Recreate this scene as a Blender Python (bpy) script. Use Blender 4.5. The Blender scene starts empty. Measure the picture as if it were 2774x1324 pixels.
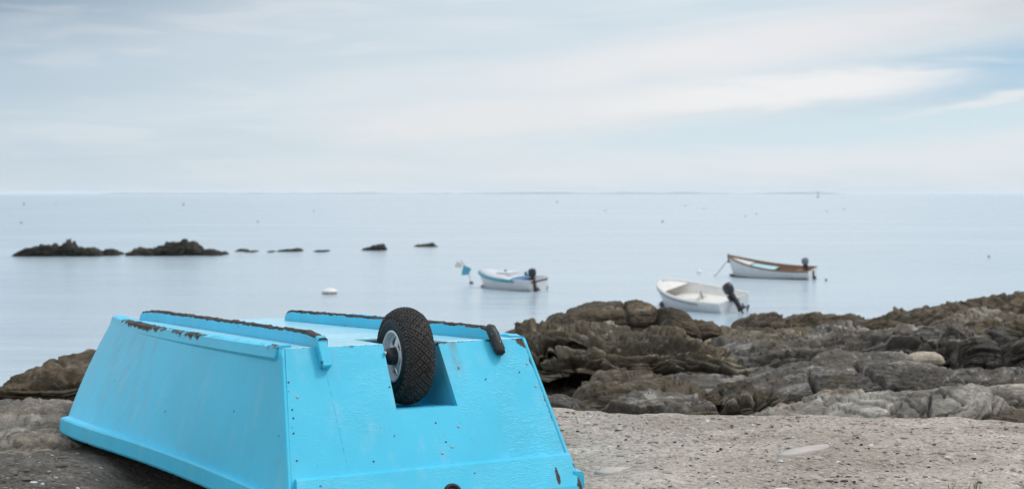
import bpy, math, random
import numpy as np
from mathutils import Matrix, Vector

random.seed(7)
rng = np.random.RandomState(11)
R_ = math.radians
sc = bpy.context.scene
col = sc.collection

# ------------------------------------------------------------------ camera
F, CX, HY, HC = 3500.0, 1387.0, 524.0, 0.929      # focal length and centre in photo pixels, horizon row, eye height
SEA = HC - 4.0
cam = bpy.data.cameras.new('camera')
cam_o = bpy.data.objects.new('camera', cam)
col.objects.link(cam_o)
cam_o.location = (0, 0, HC)
cam_o.rotation_euler = (R_(90), 0, 0)
cam.sensor_width = 36
cam.lens = 36 * F / 2774
cam.shift_y = -(662 - HY) / 2774
cam.clip_start = 0.05
cam.clip_end = 60000
cam.dof.use_dof = True
cam.dof.focus_distance = 4.25
cam.dof.aperture_fstop = 5.0
sc.camera = cam_o

# ------------------------------------------------------------------ node helpers
class NT:
    def __init__(s, tree):
        s.t = tree; s.n = tree.nodes; s.l = tree.links
    def node(s, typ, **kw):
        n = s.n.new(typ)
        for k, v in kw.items(): setattr(n, k, v)
        return n
    def put(s, sock, v):
        if isinstance(v, bpy.types.NodeSocket): s.l.new(v, sock)
        elif v is not None:
            if isinstance(v, (tuple, list)) and len(v) == 3 and sock.type == 'RGBA': v = (*v, 1)
            sock.default_value = v
    def math(s, op, a, b=0.0, c=None, clamp=False):
        n = s.node('ShaderNodeMath', operation=op, use_clamp=clamp)
        s.put(n.inputs[0], a); s.put(n.inputs[1], b)
        if c is not None: s.put(n.inputs[2], c)
        return n.outputs[0]
    def mix(s, f, a, b, mode='MIX'):
        n = s.node('ShaderNodeMix', data_type='RGBA', blend_type=mode)
        s.put(n.inputs[0], f); s.put(n.inputs[6], a); s.put(n.inputs[7], b)
        return n.outputs[2]
    def ramp(s, f, stops, interp='LINEAR'):
        n = s.node('ShaderNodeValToRGB'); r = n.color_ramp; r.interpolation = interp
        while len(r.elements) < len(stops): r.elements.new(0.5)
        for e, (p, c) in zip(r.elements, stops):
            e.position = p
            e.color = (c, c, c, 1) if isinstance(c, (int, float)) else (*c, 1)
        s.put(n.inputs[0], f)
        return n.outputs[0]
    def noise(s, vec, scale, detail=4, rough=.55, dist=0.0, out=0):
        n = s.node('ShaderNodeTexNoise')
        s.put(n.inputs['Vector'], vec); s.put(n.inputs['Scale'], scale)
        s.put(n.inputs['Detail'], detail); s.put(n.inputs['Roughness'], rough); s.put(n.inputs['Distortion'], dist)
        return n.outputs[out]
    def vor(s, vec, scale, feature='F1', rand=1.0):
        n = s.node('ShaderNodeTexVoronoi', feature=feature)
        s.put(n.inputs['Vector'], vec); s.put(n.inputs['Scale'], scale); s.put(n.inputs['Randomness'], rand)
        return n.outputs
    def mapping(s, vec, scale=(1, 1, 1), rot=(0, 0, 0), loc=(0, 0, 0)):
        n = s.node('ShaderNodeMapping')
        s.put(n.inputs[0], vec); n.inputs['Scale'].default_value = scale
        n.inputs['Rotation'].default_value = rot; n.inputs['Location'].default_value = loc
        return n.outputs[0]
    def smooth(s, v, a, b):
        n = s.node('ShaderNodeMapRange', interpolation_type='SMOOTHSTEP')
        s.put(n.inputs[0], v); n.inputs[1].default_value = a; n.inputs[2].default_value = b
        return n.outputs[0]
    def attr(s, name, out='Fac'):
        n = s.node('ShaderNodeAttribute', attribute_name=name)
        return n.outputs[out]
    def obj(s):
        return s.node('ShaderNodeTexCoord').outputs['Object']
    def bump(s, h, strength=.3, dist=.01, normal=None):
        n = s.node('ShaderNodeBump')
        s.put(n.inputs['Height'], h); n.inputs['Strength'].default_value = strength
        n.inputs['Distance'].default_value = dist
        if normal is not None: s.put(n.inputs['Normal'], normal)
        return n.outputs[0]

def material(name):
    m = bpy.data.materials.new(name); m.use_nodes = True
    m.node_tree.nodes.clear()
    t = NT(m.node_tree)
    b = t.node('ShaderNodeBsdfPrincipled'); o = t.node('ShaderNodeOutputMaterial')
    t.l.new(b.outputs[0], o.inputs[0])
    return m, t, b

def simple(name, colour, rough=.5, metal=0.0, var=.12, scale=30, bump=.0):
    m, t, b = material(name)
    n = t.noise(t.obj(), scale, 5)
    k = t.ramp(n, [(.3, tuple(c * (1 - var) for c in colour)), (.7, tuple(min(1, c * (1 + var)) for c in colour))])
    t.put(b.inputs['Base Color'], k)
    b.inputs['Roughness'].default_value = rough; b.inputs['Metallic'].default_value = metal
    if bump: t.put(b.inputs['Normal'], t.bump(n, bump, .004))
    return m

# ------------------------------------------------------------------ world: high thin cloud over a pale sky
SUN_EL, SUN_AZ = R_(58), R_(84)       # azimuth measured from +Y (view direction) towards +X
w = bpy.data.worlds.new('World'); sc.world = w; w.use_nodes = True
w.node_tree.nodes.clear()
t = NT(w.node_tree)
sky = t.node('ShaderNodeTexSky', sky_type='NISHITA', sun_disc=False)
sky.sun_elevation = SUN_EL; sky.sun_rotation = SUN_AZ
sky.altitude = 0; sky.air_density = 1; sky.dust_density = 1.2; sky.ozone_density = 1
d = t.node('ShaderNodeTexCoord').outputs['Generated']
sep = t.node('ShaderNodeSeparateXYZ'); t.put(sep.inputs[0], d)
az = t.math('ARCTAN2', sep.outputs[0], sep.outputs[1])
el = t.math('ARCSINE', sep.outputs[2])
streak_vec = t.mapping(d, scale=(3.2, 3.2, 26), rot=(0, R_(6), 0))
n1 = t.noise(streak_vec, 1.3, 6, .5, .6)
n2 = t.noise(t.mapping(d, scale=(6, 6, 38), rot=(0, R_(9), 0), loc=(3, 1, 2)), 1.6, 7, .55, .8)
n0 = t.noise(t.mapping(d, scale=(1, 1, 3.0), loc=(1.7, .3, 0)), 1.5, 4)
warp = t.math('SUBTRACT', n1, .5)
warp2 = t.math('SUBTRACT', n2, .5)
azw = t.math('ADD', az, t.math('MULTIPLY', warp2, .15))
elw = t.math('ADD', el, t.math('ADD', t.math('MULTIPLY', warp, .012), t.math('MULTIPLY', warp2, .034)))
def bank(px, py, slope, hw, hh, power=2.0):
    'one elongated bank of cloud, centre and half sizes as angles on the sky'
    a0, e0 = (px - CX) / F, (HY - py) / F
    ang = math.atan(slope); c, s_ = math.cos(ang), math.sin(ang)
    da = t.math('SUBTRACT', azw, a0); de = t.math('SUBTRACT', elw, e0)
    p = t.math('DIVIDE', t.math('ADD', t.math('MULTIPLY', da, c), t.math('MULTIPLY', de, s_)), hw / F)
    q = t.math('DIVIDE', t.math('SUBTRACT', t.math('MULTIPLY', de, c), t.math('MULTIPLY', da, s_)), hh / F)
    r = t.math('ADD', t.math('MULTIPLY', p, p), t.math('MULTIPLY', q, q))
    return t.math('POWER', 2.718, t.math('MULTIPLY', t.math('POWER', r, 1.0 if power == 2.0 else power), -1.0))
# general veil of cloud, continuing all round
veil = t.ramp(n1, [(.25, (.61, .735, .825)), (.5, (.70, .80, .865)), (.75, (.81, .855, .895))])
veil = t.mix(t.math('MULTIPLY', t.smooth(n0, .3, .75), .35), veil, (.80, .83, .86))
high = t.smooth(el, .10, .65)
veil = t.mix(t.math('MULTIPLY', high, .75), veil, t.ramp(n0, [(.3, (.88, 1.0, 1.13)), (.7, (1.04, 1.12, 1.22))]))
def lay(c, f, k, colour):
    return t.mix(t.math('MULTIPLY', f, k, clamp=True), c, colour)
c = veil
c = lay(c, bank(-250, 60, .16, 1000, 330), .90, (.34, .455, .58))
c = lay(c, bank(-50, -70, .16, 1000, 150), .9, (.21, .29, .38))
c = lay(c, bank(-100, 400, .05, 700, 160), .55, (.50, .64, .755))
c = lay(c, bank(700, 120, .17, 700, 60), .4, (.62, .73, .82))
c = lay(c, bank(750, 300, .12, 800, 60), .5, (.76, .83, .89))
c = lay(c, bank(2100, 440, .03, 1000, 60), .8, (.83, .87, .925))
c = lay(c, bank(2300, 355, .06, 750, 42, 1.3), .85, (.66, .82, .90))
c = lay(c, bank(2800, 200, .10, 620, 62, 1.3), 1.0, (.36, .58, .77))
c = lay(c, bank(2040, 130, .13, 800, 62, 1.6), 1.0, (.88, .88, .90))
c = lay(c, bank(1480, 310, .07, 620, 50, 1.5), .85, (.86, .865, .885))
c = lay(c, bank(2140, 248, .05, 470, 42, 1.8), 1.0, (.93, .93, .935))
c = lay(c, bank(2660, 285, .16, 200, 13, 1.5), .85, (.84, .88, .90))
c = lay(c, bank(2950, 10, .12, 520, 90), .75, (.60, .63, .67))
c = t.mix(t.math('MULTIPLY', t.smooth(n2, .48, .66), .20), c, (.83, .85, .875))
bg1 = t.node('ShaderNodeBackground'); t.put(bg1.inputs[0], sky.outputs[0]); bg1.inputs[1].default_value = .08
bg2 = t.node('ShaderNodeBackground'); t.put(bg2.inputs[0], c); bg2.inputs[1].default_value = 1.0
ms = t.node('ShaderNodeMixShader'); ms.inputs[0].default_value = .90
t.l.new(bg1.outputs[0], ms.inputs[1]); t.l.new(bg2.outputs[0], ms.inputs[2])
wo = t.node('ShaderNodeOutputWorld'); t.l.new(ms.outputs[0], wo.inputs[0])

sun = bpy.data.lights.new('sun', 'SUN'); sun.energy = 1.5; sun.angle = R_(14); sun.color = (1.0, .93, .85)
sun_o = bpy.data.objects.new('sun', sun); col.objects.link(sun_o)
sd = Vector((math.sin(SUN_AZ) * math.cos(SUN_EL), math.cos(SUN_AZ) * math.cos(SUN_EL), math.sin(SUN_EL)))
sun_o.rotation_euler = sd.to_track_quat('Z', 'Y').to_euler()
sc.view_settings.view_transform = 'Standard'
sc.view_settings.look = 'None'
sc.view_settings.exposure = 0.0
sc.view_settings.gamma = 1.0
sc.view_settings.use_curve_mapping = False
sc.cycles.volume_bounces = 6

# ------------------------------------------------------------------ geometry helpers
_perm = rng.permutation(256); _perm = np.concatenate([_perm, _perm, _perm])
_grad = rng.normal(size=(256, 3)); _grad /= np.linalg.norm(_grad, axis=1)[:, None]
def perlin(P):
    P = np.asarray(P, float); i = np.floor(P).astype(int); f = P - i; i &= 255
    u = f * f * f * (f * (f * 6 - 15) + 10)
    out = 0
    for a in (0, 1):
        for b in (0, 1):
            for c_ in (0, 1):
                h = _perm[_perm[_perm[i[..., 0] + a] + i[..., 1] + b] + i[..., 2] + c_]
                g = _grad[h]
                dt = g[..., 0] * (f[..., 0] - a) + g[..., 1] * (f[..., 1] - b) + g[..., 2] * (f[..., 2] - c_)
                wgt = (u[..., 0] if a else 1 - u[..., 0]) * (u[..., 1] if b else 1 - u[..., 1]) * (u[..., 2] if c_ else 1 - u[..., 2])
                out = out + wgt * dt
    return out * 1.5
def fbm(P, octv=4, gain=.5):
    P = np.asarray(P, float); s = 0; a = 1
    for k in range(octv):
        s = s + a * perlin(P * 2 ** k + 17.3 * k); a *= gain
    return s

def link(name, me, mat=None, parent=None):
    o = bpy.data.objects.new(name, me); col.objects.link(o)
    if mat is not None: me.materials.append(mat)
    if parent is not None: o.parent = parent
    return o
def mesh(name, V, Fc, mat=None, parent=None, smooth=True):
    me = bpy.data.meshes.new(name)
    me.from_pydata([tuple(map(float, v)) for v in V], [], [tuple(map(int, f)) for f in Fc])
    if smooth: me.polygons.foreach_set('use_smooth', [True] * len(me.polygons))
    me.update()
    return link(name, me, mat, parent)
def grid_mesh(name, P, mat=None, parent=None, smooth=True, closed_u=False):
    'P: (nu, nv, 3) array, as one sheet'
    nu, nv = P.shape[:2]
    idx = np.arange(nu * nv).reshape(nu, nv)
    if closed_u: idx = np.concatenate([idx, idx[:1]])
    q = np.stack([idx[:-1, :-1], idx[1:, :-1], idx[1:, 1:], idx[:-1, 1:]], -1).reshape(-1, 4)
    me = bpy.data.meshes.new(name)
    me.vertices.add(nu * nv); me.vertices.foreach_set('co', P.reshape(-1).astype(np.float32))
    me.loops.add(q.size); me.loops.foreach_set('vertex_index', q.reshape(-1).astype(np.int32))
    me.polygons.add(len(q)); me.polygons.foreach_set('loop_start', np.arange(0, q.size, 4, dtype=np.int32))
    if smooth: me.polygons.foreach_set('use_smooth', np.ones(len(q), bool))
    me.update(); me.validate()
    return link(name, me, mat, parent)
def grid_normals(P, flip=False):
    du = np.gradient(P, axis=0); dv = np.gradient(P, axis=1)
    n = np.cross(du, dv); n /= np.linalg.norm(n, axis=-1)[..., None] + 1e-9
    return -n if flip else n
def vattr(o, name, vals, typ='FLOAT'):
    a = o.data.attributes.new(name, typ, 'POINT')
    a.data.foreach_set('vector' if typ == 'FLOAT_VECTOR' else 'value', np.asarray(vals, np.float32).reshape(-1))
class MB:
    'collects shapes that become one mesh'
    def __init__(s): s.v = []; s.f = []
    def add(s, V, Fc):
        k = len(s.v); s.v += [tuple(v) for v in V]; s.f += [tuple(i + k for i in f) for f in Fc]; return s
    def box(s, x0, x1, y0, y1, z0, z1, M=None):
        V = [(x, y, z) for z in (z0, z1) for y in (y0, y1) for x in (x0, x1)]
        if M is not None: V = [tuple(M @ Vector(v)) for v in V]
        return s.add(V, [(0, 2, 3, 1), (4, 5, 7, 6), (0, 1, 5, 4), (2, 6, 7, 3), (0, 4, 6, 2), (1, 3, 7, 5)])
    def tube(s, pts, r, n=10, cap=True):
        pts = [Vector(p) for p in pts]; rs = r if isinstance(r, (list, tuple)) else [r] * len(pts)
        V = []; Fc = []
        for i, p in enumerate(pts):
            tg = (pts[min(i + 1, len(pts) - 1)] - pts[max(i - 1, 0)]).normalized()
            a = Vector((0, 0, 1)) if abs(tg.z) < .9 else Vector((1, 0, 0))
            e1 = tg.cross(a).normalized(); e2 = tg.cross(e1)
            for k in range(n):
                q = 2 * math.pi * k / n
                V.append(tuple(p + rs[i] * (math.cos(q) * e1 + math.sin(q) * e2)))
        for i in range(len(pts) - 1):
            for k in range(n):
                Fc.append((i * n + k, i * n + (k + 1) % n, (i + 1) * n + (k + 1) % n, (i + 1) * n + k))
        if cap: Fc.append(tuple(range(n))[::-1]); Fc.append(tuple((len(pts) - 1) * n + k for k in range(n)))
        return s.add(V, Fc)
    def lathe(s, prof, n=48, axis='x', M=None):
        'prof: (axial, radius) pairs'
        V = []; Fc = []
        for k in range(n):
            q = 2 * math.pi * k / n; c_, s_ = math.cos(q), math.sin(q)
            for a, r in prof:
                v = Vector((a, r * c_, r * s_)) if axis == 'x' else Vector((r * c_, r * s_, a))
                V.append(tuple(M @ v) if M is not None else tuple(v))
        m = len(prof)
        for k in range(n):
            for j in range(m - 1):
                Fc.append((k * m + j, k * m + j + 1, ((k + 1) % n) * m + j + 1, ((k + 1) % n) * m + j))
        return s.add(V, Fc)
    def build(s, name, mat=None, parent=None, smooth=False, bevel=0, sub=0):
        o = mesh(name, s.v, s.f, mat, parent, smooth)
        if bevel:
            b = o.modifiers.new('bevel', 'BEVEL'); b.width = bevel; b.segments = 2; b.limit_method = 'ANGLE'
        if sub:
            u = o.modifiers.new('sub', 'SUBSURF'); u.levels = u.render_levels = sub
        return o
def empty(name, loc, rot=(0, 0, 0)):
    o = bpy.data.objects.new(name, None); col.objects.link(o)
    o.location = loc; o.rotation_euler = rot; o.empty_display_size = .2
    return o
def tag(o, label=None, cat=None, group=None, kind=None):
    if label: o['label'] = label
    if cat: o['category'] = cat
    if group: o['group'] = group
    if kind: o['kind'] = kind
    return o
def at(px, py, dist):
    return np.array([(px - CX) / F * dist, dist, HC - (py - HY) / F * dist])
def fix_normals(o):
    import bmesh
    bm = bmesh.new(); bm.from_mesh(o.data); bmesh.ops.recalc_face_normals(bm, faces=bm.faces); bm.to_mesh(o.data); bm.free()
    return o

# ------------------------------------------------------------------ setting materials
def mat_water():
    m, t, b = material('water')
    g = t.node('ShaderNodeNewGeometry').outputs['Position']
    a = t.noise(t.mapping(g, scale=(.35, .9, 1)), 1.0, 5, .55, .3)
    c_ = t.noise(t.mapping(g, scale=(1.3, 3.2, 1), rot=(0, 0, .12)), 1.2, 4, .6, .2)
    big = t.noise(t.mapping(g, scale=(.018, .055, 1), rot=(0, 0, -.05)), 1.0, 5, .6, .4)
    h = t.math('ADD', t.math('MULTIPLY', a, .45), t.math('ADD', t.math('MULTIPLY', c_, .30), t.math('MULTIPLY', t.noise(t.mapping(g, scale=(4.5, 9, 1)), 1.0, 3), .09)))
    mid_ = t.noise(t.mapping(g, scale=(.07, .32, 1), rot=(0, 0, .04)), 1.0, 4, .6, .5)
    h = t.math('MULTIPLY', h, t.math('ADD', .12, t.math('MULTIPLY', t.math('ADD', t.smooth(big, .38, .65), t.smooth(mid_, .45, .68)), .75)))
    t.put(b.inputs['Normal'], t.bump(h, .8, .17))
    t.put(b.inputs['Base Color'], t.ramp(big, [(.35, (.36, .45, .52)), (.65, (.46, .545, .60))]))
    t.put(b.inputs['Roughness'], t.math('ADD', .14, t.math('MULTIPLY', big, .08)))
    b.inputs['IOR'].default_value = 1.33
    return m
def mat_rock(name, dark, mid, light, warm, lichen):
    m, t, b = material(name)
    fo = t.attr('foliation', 'Vector')
    ob = t.obj()
    n = t.noise(t.mapping(fo, scale=(1.3, 1.3, 17)), 1.4, 9, .66, .5)
    n2 = t.noise(fo, 2.3, 6, .6)
    n3 = t.noise(ob, 26, 6, .65)
    k = t.ramp(n, [(.30, dark), (.46, mid), (.57, mid), (.72, light)])
    k = t.mix(t.math('MULTIPLY', t.smooth(n2, .44, .70), .75), k, warm)
    k = t.mix(t.math('MULTIPLY', t.smooth(t.noise(ob, 3.4, 5, .6), .53, .68), lichen), k, light)
    k = t.mix(t.math('MULTIPLY', t.smooth(t.noise(ob, 9, 5, .7), .60, .66), lichen * .8), k, tuple(min(1, c_ * 1.35) for c_ in light))
    k = t.mix(.6, k, t.ramp(t.math('ADD', t.math('MULTIPLY', t.attr('bed'), .8), t.math('MULTIPLY', n, .4)), [(.25, .16), (.55, .5), (.9, .84)]), 'OVERLAY')
    k = t.mix(.65, k, t.ramp(n3, [(.3, .28), (.5, .5), (.72, .85)]), 'OVERLAY')
    t.put(b.inputs['Base Color'], k)
    b.inputs['Roughness'].default_value = .86
    b.inputs['Specular IOR Level'].default_value = .25
    fine = t.math('ADD', t.math('MULTIPLY', t.noise(t.mapping(fo, scale=(3, 3, 30)), 1.6, 7, .65, .3), 1.0), t.math('MULTIPLY', t.noise(ob, 45, 5, .7), .35))
    t.put(b.inputs['Normal'], t.bump(fine, .9, .045))
    return m
M_water = mat_water()
M_brown = mat_rock('brown_rock', (.020, .016, .011), (.092, .073, .050), (.30, .25, .19), (.125, .088, .048), .25)
M_grey = mat_rock('grey_rock', (.026, .023, .019), (.115, .103, .090), (.42, .385, .345), (.12, .090, .060), .55)
M_pale = mat_rock('pale_rock', (.085, .074, .062), (.27, .243, .21), (.50, .46, .41), (.26, .20, .145), .5)
M_reef = mat_rock('reef_rock', (.018, .017, .014), (.036, .033, .026), (.075, .066, .05), (.045, .038, .022), .15)
M_tan = mat_rock('tan_rock', (.40, .32, .25), (.48, .40, .32), (.56, .48, .39), (.46, .38, .30), .2)
M_mixed = mat_rock('weathered_brown_rock', (.020, .016, .011), (.100, .082, .058), (.40, .355, .29), (.135, .100, .055), .45)

def mat_sand():
    m, t, b = material('gravelly_sand')
    g = t.node('ShaderNodeNewGeometry').outputs['Position']
    soil = t.attr('soil')
    big = t.noise(t.mapping(g, scale=(.9, 2.2, 1)), 1.5, 5, .6, .5)
    grain = t.noise(g, 95, 4, .75)
    grit = t.noise(t.mapping(g, scale=(1, 1.6, 1)), 38, 5, .7)
    k = t.ramp(big, [(.3, (.31, .264, .222)), (.5, (.425, .367, .314)), (.7, (.58, .51, .445))])
    ks = t.ramp(big, [(.3, (.075, .066, .057)), (.5, (.125, .111, .096)), (.72, (.21, .188, .163))])
    k = t.mix(soil, k, ks)
    k = t.mix(.8, k, t.ramp(grain, [(.28, .22), (.5, .5), (.74, .82)]), 'OVERLAY')
    k = t.mix(.7, k, t.ramp(grit, [(.33, .02), (.43, .44), (.7, .72)]), 'OVERLAY')
    v = t.vor(t.mapping(g, scale=(1, 1.5, 1)), 42)
    sel = t.math('GREATER_THAN', t.node('ShaderNodeSeparateColor').outputs[0], .5)
    sc_ = t.node('ShaderNodeSeparateColor'); t.put(sc_.inputs[0], v['Color'])
    pale = t.math('MULTIPLY', t.math('GREATER_THAN', sc_.outputs[0], .90), t.math('LESS_THAN', v['Distance'], .34))
    dark = t.math('MULTIPLY', t.math('GREATER_THAN', sc_.outputs[1], .86), t.math('LESS_THAN', v['Distance'], .30))
    k = t.mix(t.math('MULTIPLY', pale, .55), k, (.62, .58, .54))
    k = t.mix(t.math('MULTIPLY', dark, .7), k, (.07, .06, .055))
    t.put(b.inputs['Base Color'], k)
    b.inputs['Roughness'].default_value = .92
    b.inputs['Specular IOR Level'].default_value = .2
    h = t.math('ADD', t.math('MULTIPLY', grit, 1.0), t.math('MULTIPLY', grain, .45))
    t.put(b.inputs['Normal'], t.bump(h, .8, .016))
    return m
M_sand = mat_sand()

# ------------------------------------------------------------------ sea, far coast, shore terrain
n = 72
rad = 11000.0
V = [(0, 0, SEA)] + [(rad * math.cos(2 * math.pi * k / n), rad * math.sin(2 * math.pi * k / n), SEA) for k in range(n)]
o = mesh('sea', V, [(0, 1 + k, 1 + (k + 1) % n) for k in range(n)], M_water, None, False)
tag(o, kind='structure')

def coast(x0, x1, dist, hmax, seed):
    'low far land: a long ridge with real width, standing in the sea'
    nx = 180
    xs = np.linspace(x0, x1, nx)
    e = np.clip(np.minimum(xs - x0, x1 - xs) / (.10 * (x1 - x0)), 0, 1) ** .7
    hh = hmax * e * (.55 + .45 * fbm(np.stack([xs * .0022, xs * 0 + seed, xs * 0], -1), 5) * 1.4)
    hh = np.clip(hh, .2, 12.5)
    prof = [(-220, -.02), (-150, .55), (-40, .95), (60, 1.0), (160, .6), (230, -.02)]
    P = np.zeros((nx, len(prof), 3))
    for j, (dy, k) in enumerate(prof):
        P[:, j, 0] = xs; P[:, j, 1] = dist + dy + xs * .02; P[:, j, 2] = SEA + hh * k - (.3 if k < 0 else 0)
    return P
M_land = simple('far_land', (.07, .085, .07), .9, 0, .3, .01)
def far(px0, px1, dist, hpx, seed):
    o = grid_mesh('far_coast', coast((px0 - CX) / F * dist, (px1 - CX) / F * dist, dist, hpx / F * dist, seed), M_land)
    tag(o, kind='structure')
far(290, 640, 9200, 5.5, 3); far(560, 1215, 9600, 4.5, 8); far(1195, 2300, 8800, 6.5, 14)
# a lighthouse-like tower on the end of the far land
p = at(1206, 522, 8700)
mb = MB(); mb.lathe([(0, 5), (9, 3.5), (9.3, 4.5), (10, 4.5), (10.2, 3), (11.5, 2.6), (12.8, 0)], 12, 'z')
mb.box(3, 34, -8, 8, 0, 6)
o = mb.build('lighthouse', simple('tower_stone', (.25, .26, .27), .9)); o.location = (p[0], 8700, SEA)
tag(o, 'tiny hazy tower rising from the far coast on the horizon', 'tower')

def smooth01(x): x = np.clip(x, 0, 1); return x * x * (3 - 2 * x)
def edge_y(x):
    'how far from the viewer the sandy platform reaches'
    px = CX + F * x / 5.4
    return np.interp(px, [-600, 0, 500, 1480, 1700, 1900, 2100, 2400, 2600, 2774, 3300], [6.2, 5.9, 6.0, 5.60, 5.47, 5.42, 5.38, 5.36, 5.30, 5.12, 4.9])
# the rock bed under and between the boulders
xs = np.linspace(-16, 22, 420); ys = np.concatenate([np.linspace(4.3, 14, 190), np.linspace(14.1, 44, 130)])
X, Y = np.meshgrid(xs, ys, indexing='ij')
drop = np.interp(Y, [4.3, 5.6, 6.6, 8, 10, 13, 17, 21, 26, 34, 44], [-.35, -.35, -.42, -.5, -.62, -.85, -1.25, -1.9, -2.9, -3.7, -4.6])
leftdrop = np.interp(Y, [4.3, 5.6, 6.6, 8, 10, 14, 20, 44], [-.35, -.35, -.5, -.75, -1.35, -2.5, -3.9, -5.0])
wl = smooth01((X + .6) / 2.6)
Z = drop * wl + leftdrop * (1 - wl)
P = np.stack([X, Y, Z], -1)
T = Z * 1.0 + .22 * X + .10 * Y + .1 * fbm(P * 1.2, 3)
Z2 = Z + .10 * fbm(P * .9, 4) + .10 * (np.abs(perlin(np.stack([X * .9, Y * 2.2, T * 5], -1))) ** .6 - .4) + .04 * (np.abs(perlin(np.stack([X * 2, Y * 5, T * 9], -1))) ** .6 - .35)
P[..., 2] = Z2
o = grid_mesh('rock_bed', P, M_brown); vattr(o, 'foliation', np.stack([X, Y, T], -1), 'FLOAT_VECTOR'); vattr(o, 'bed', .5 + .5 * perlin(np.stack([X * .4, Y * .4, T * 9], -1)))
tag(o, kind='structure')

# sandy ground the dinghy lies on
xs = np.linspace(-9, 9, 460); vs = np.linspace(0, 1, 300)
X = np.repeat(xs[:, None], 300, 1)
E_ = edge_y(X + .05 * perlin(np.stack([X * 2, X * 0, X * 0], -1)))
Y = -3 + (E_ + .45 + 3) * (vs[None, :] ** .62)
over = np.clip((Y - E_) / .45, 0, 1)
P = np.stack([X, Y, X * 0], -1)
Z = .018 * fbm(P * 1.3, 3) + .013 * fbm(P * np.array([5, 8, 1]), 3) + .006 * fbm(P * 19, 3)
Z = Z - .012 - .55 * over ** 1.6 + .012 * smooth01((Y - E_ + .9) / .9) * (1 - over)
hol = np.exp(-(((X + 1.0) / .75) ** 2 + ((Y - 4.45) / .62) ** 2) ** 1.5)          # shallow hollow below the raised gunwale
Z = Z - .12 * hol * smooth01((X + 1.62) / .45)
Z = Z - .05 * smooth01((-1.05 - X) / .5) * smooth01((Y - 4.2) / 1.0) - .05 * smooth01((-1.25 - X) / .4) * smooth01((Y - 5.0) / .3)      # the layered ledge comes through at the left
P[..., 2] = Z
o = grid_mesh('ground', P, M_sand)
soil = smooth01((-.55 - X + .35 * fbm(P * 1.5 + 5, 4)) / .8) * smooth01((Y - 1.0) / 2)
vattr(o, 'soil', soil)
tag(o, kind='structure')
# the land behind the viewer, rising gently inland
xs2 = np.concatenate([np.linspace(-600, -12, 40), np.linspace(-10, 10, 12), np.linspace(12, 600, 40)]); ys2 = np.concatenate([np.linspace(-700, -30, 40), np.linspace(-26, -2.9, 24)])
X2, Y2 = np.meshgrid(xs2, ys2, indexing='ij')
Z2 = -.02 + np.clip(-Y2 - 3, 0, None) * .07 * np.clip(-Y2 / 40, .3, 1) + .25 * fbm(np.stack([X2 * .03, Y2 * .03, X2 * 0], -1), 3) * np.clip((-Y2 - 3) / 10, 0, 1)
o = grid_mesh('inland_ground', np.stack([X2, Y2, Z2], -1), simple('heath', (.075, .078, .042), .95, 0, .4, .4)); tag(o, kind='structure')

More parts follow.
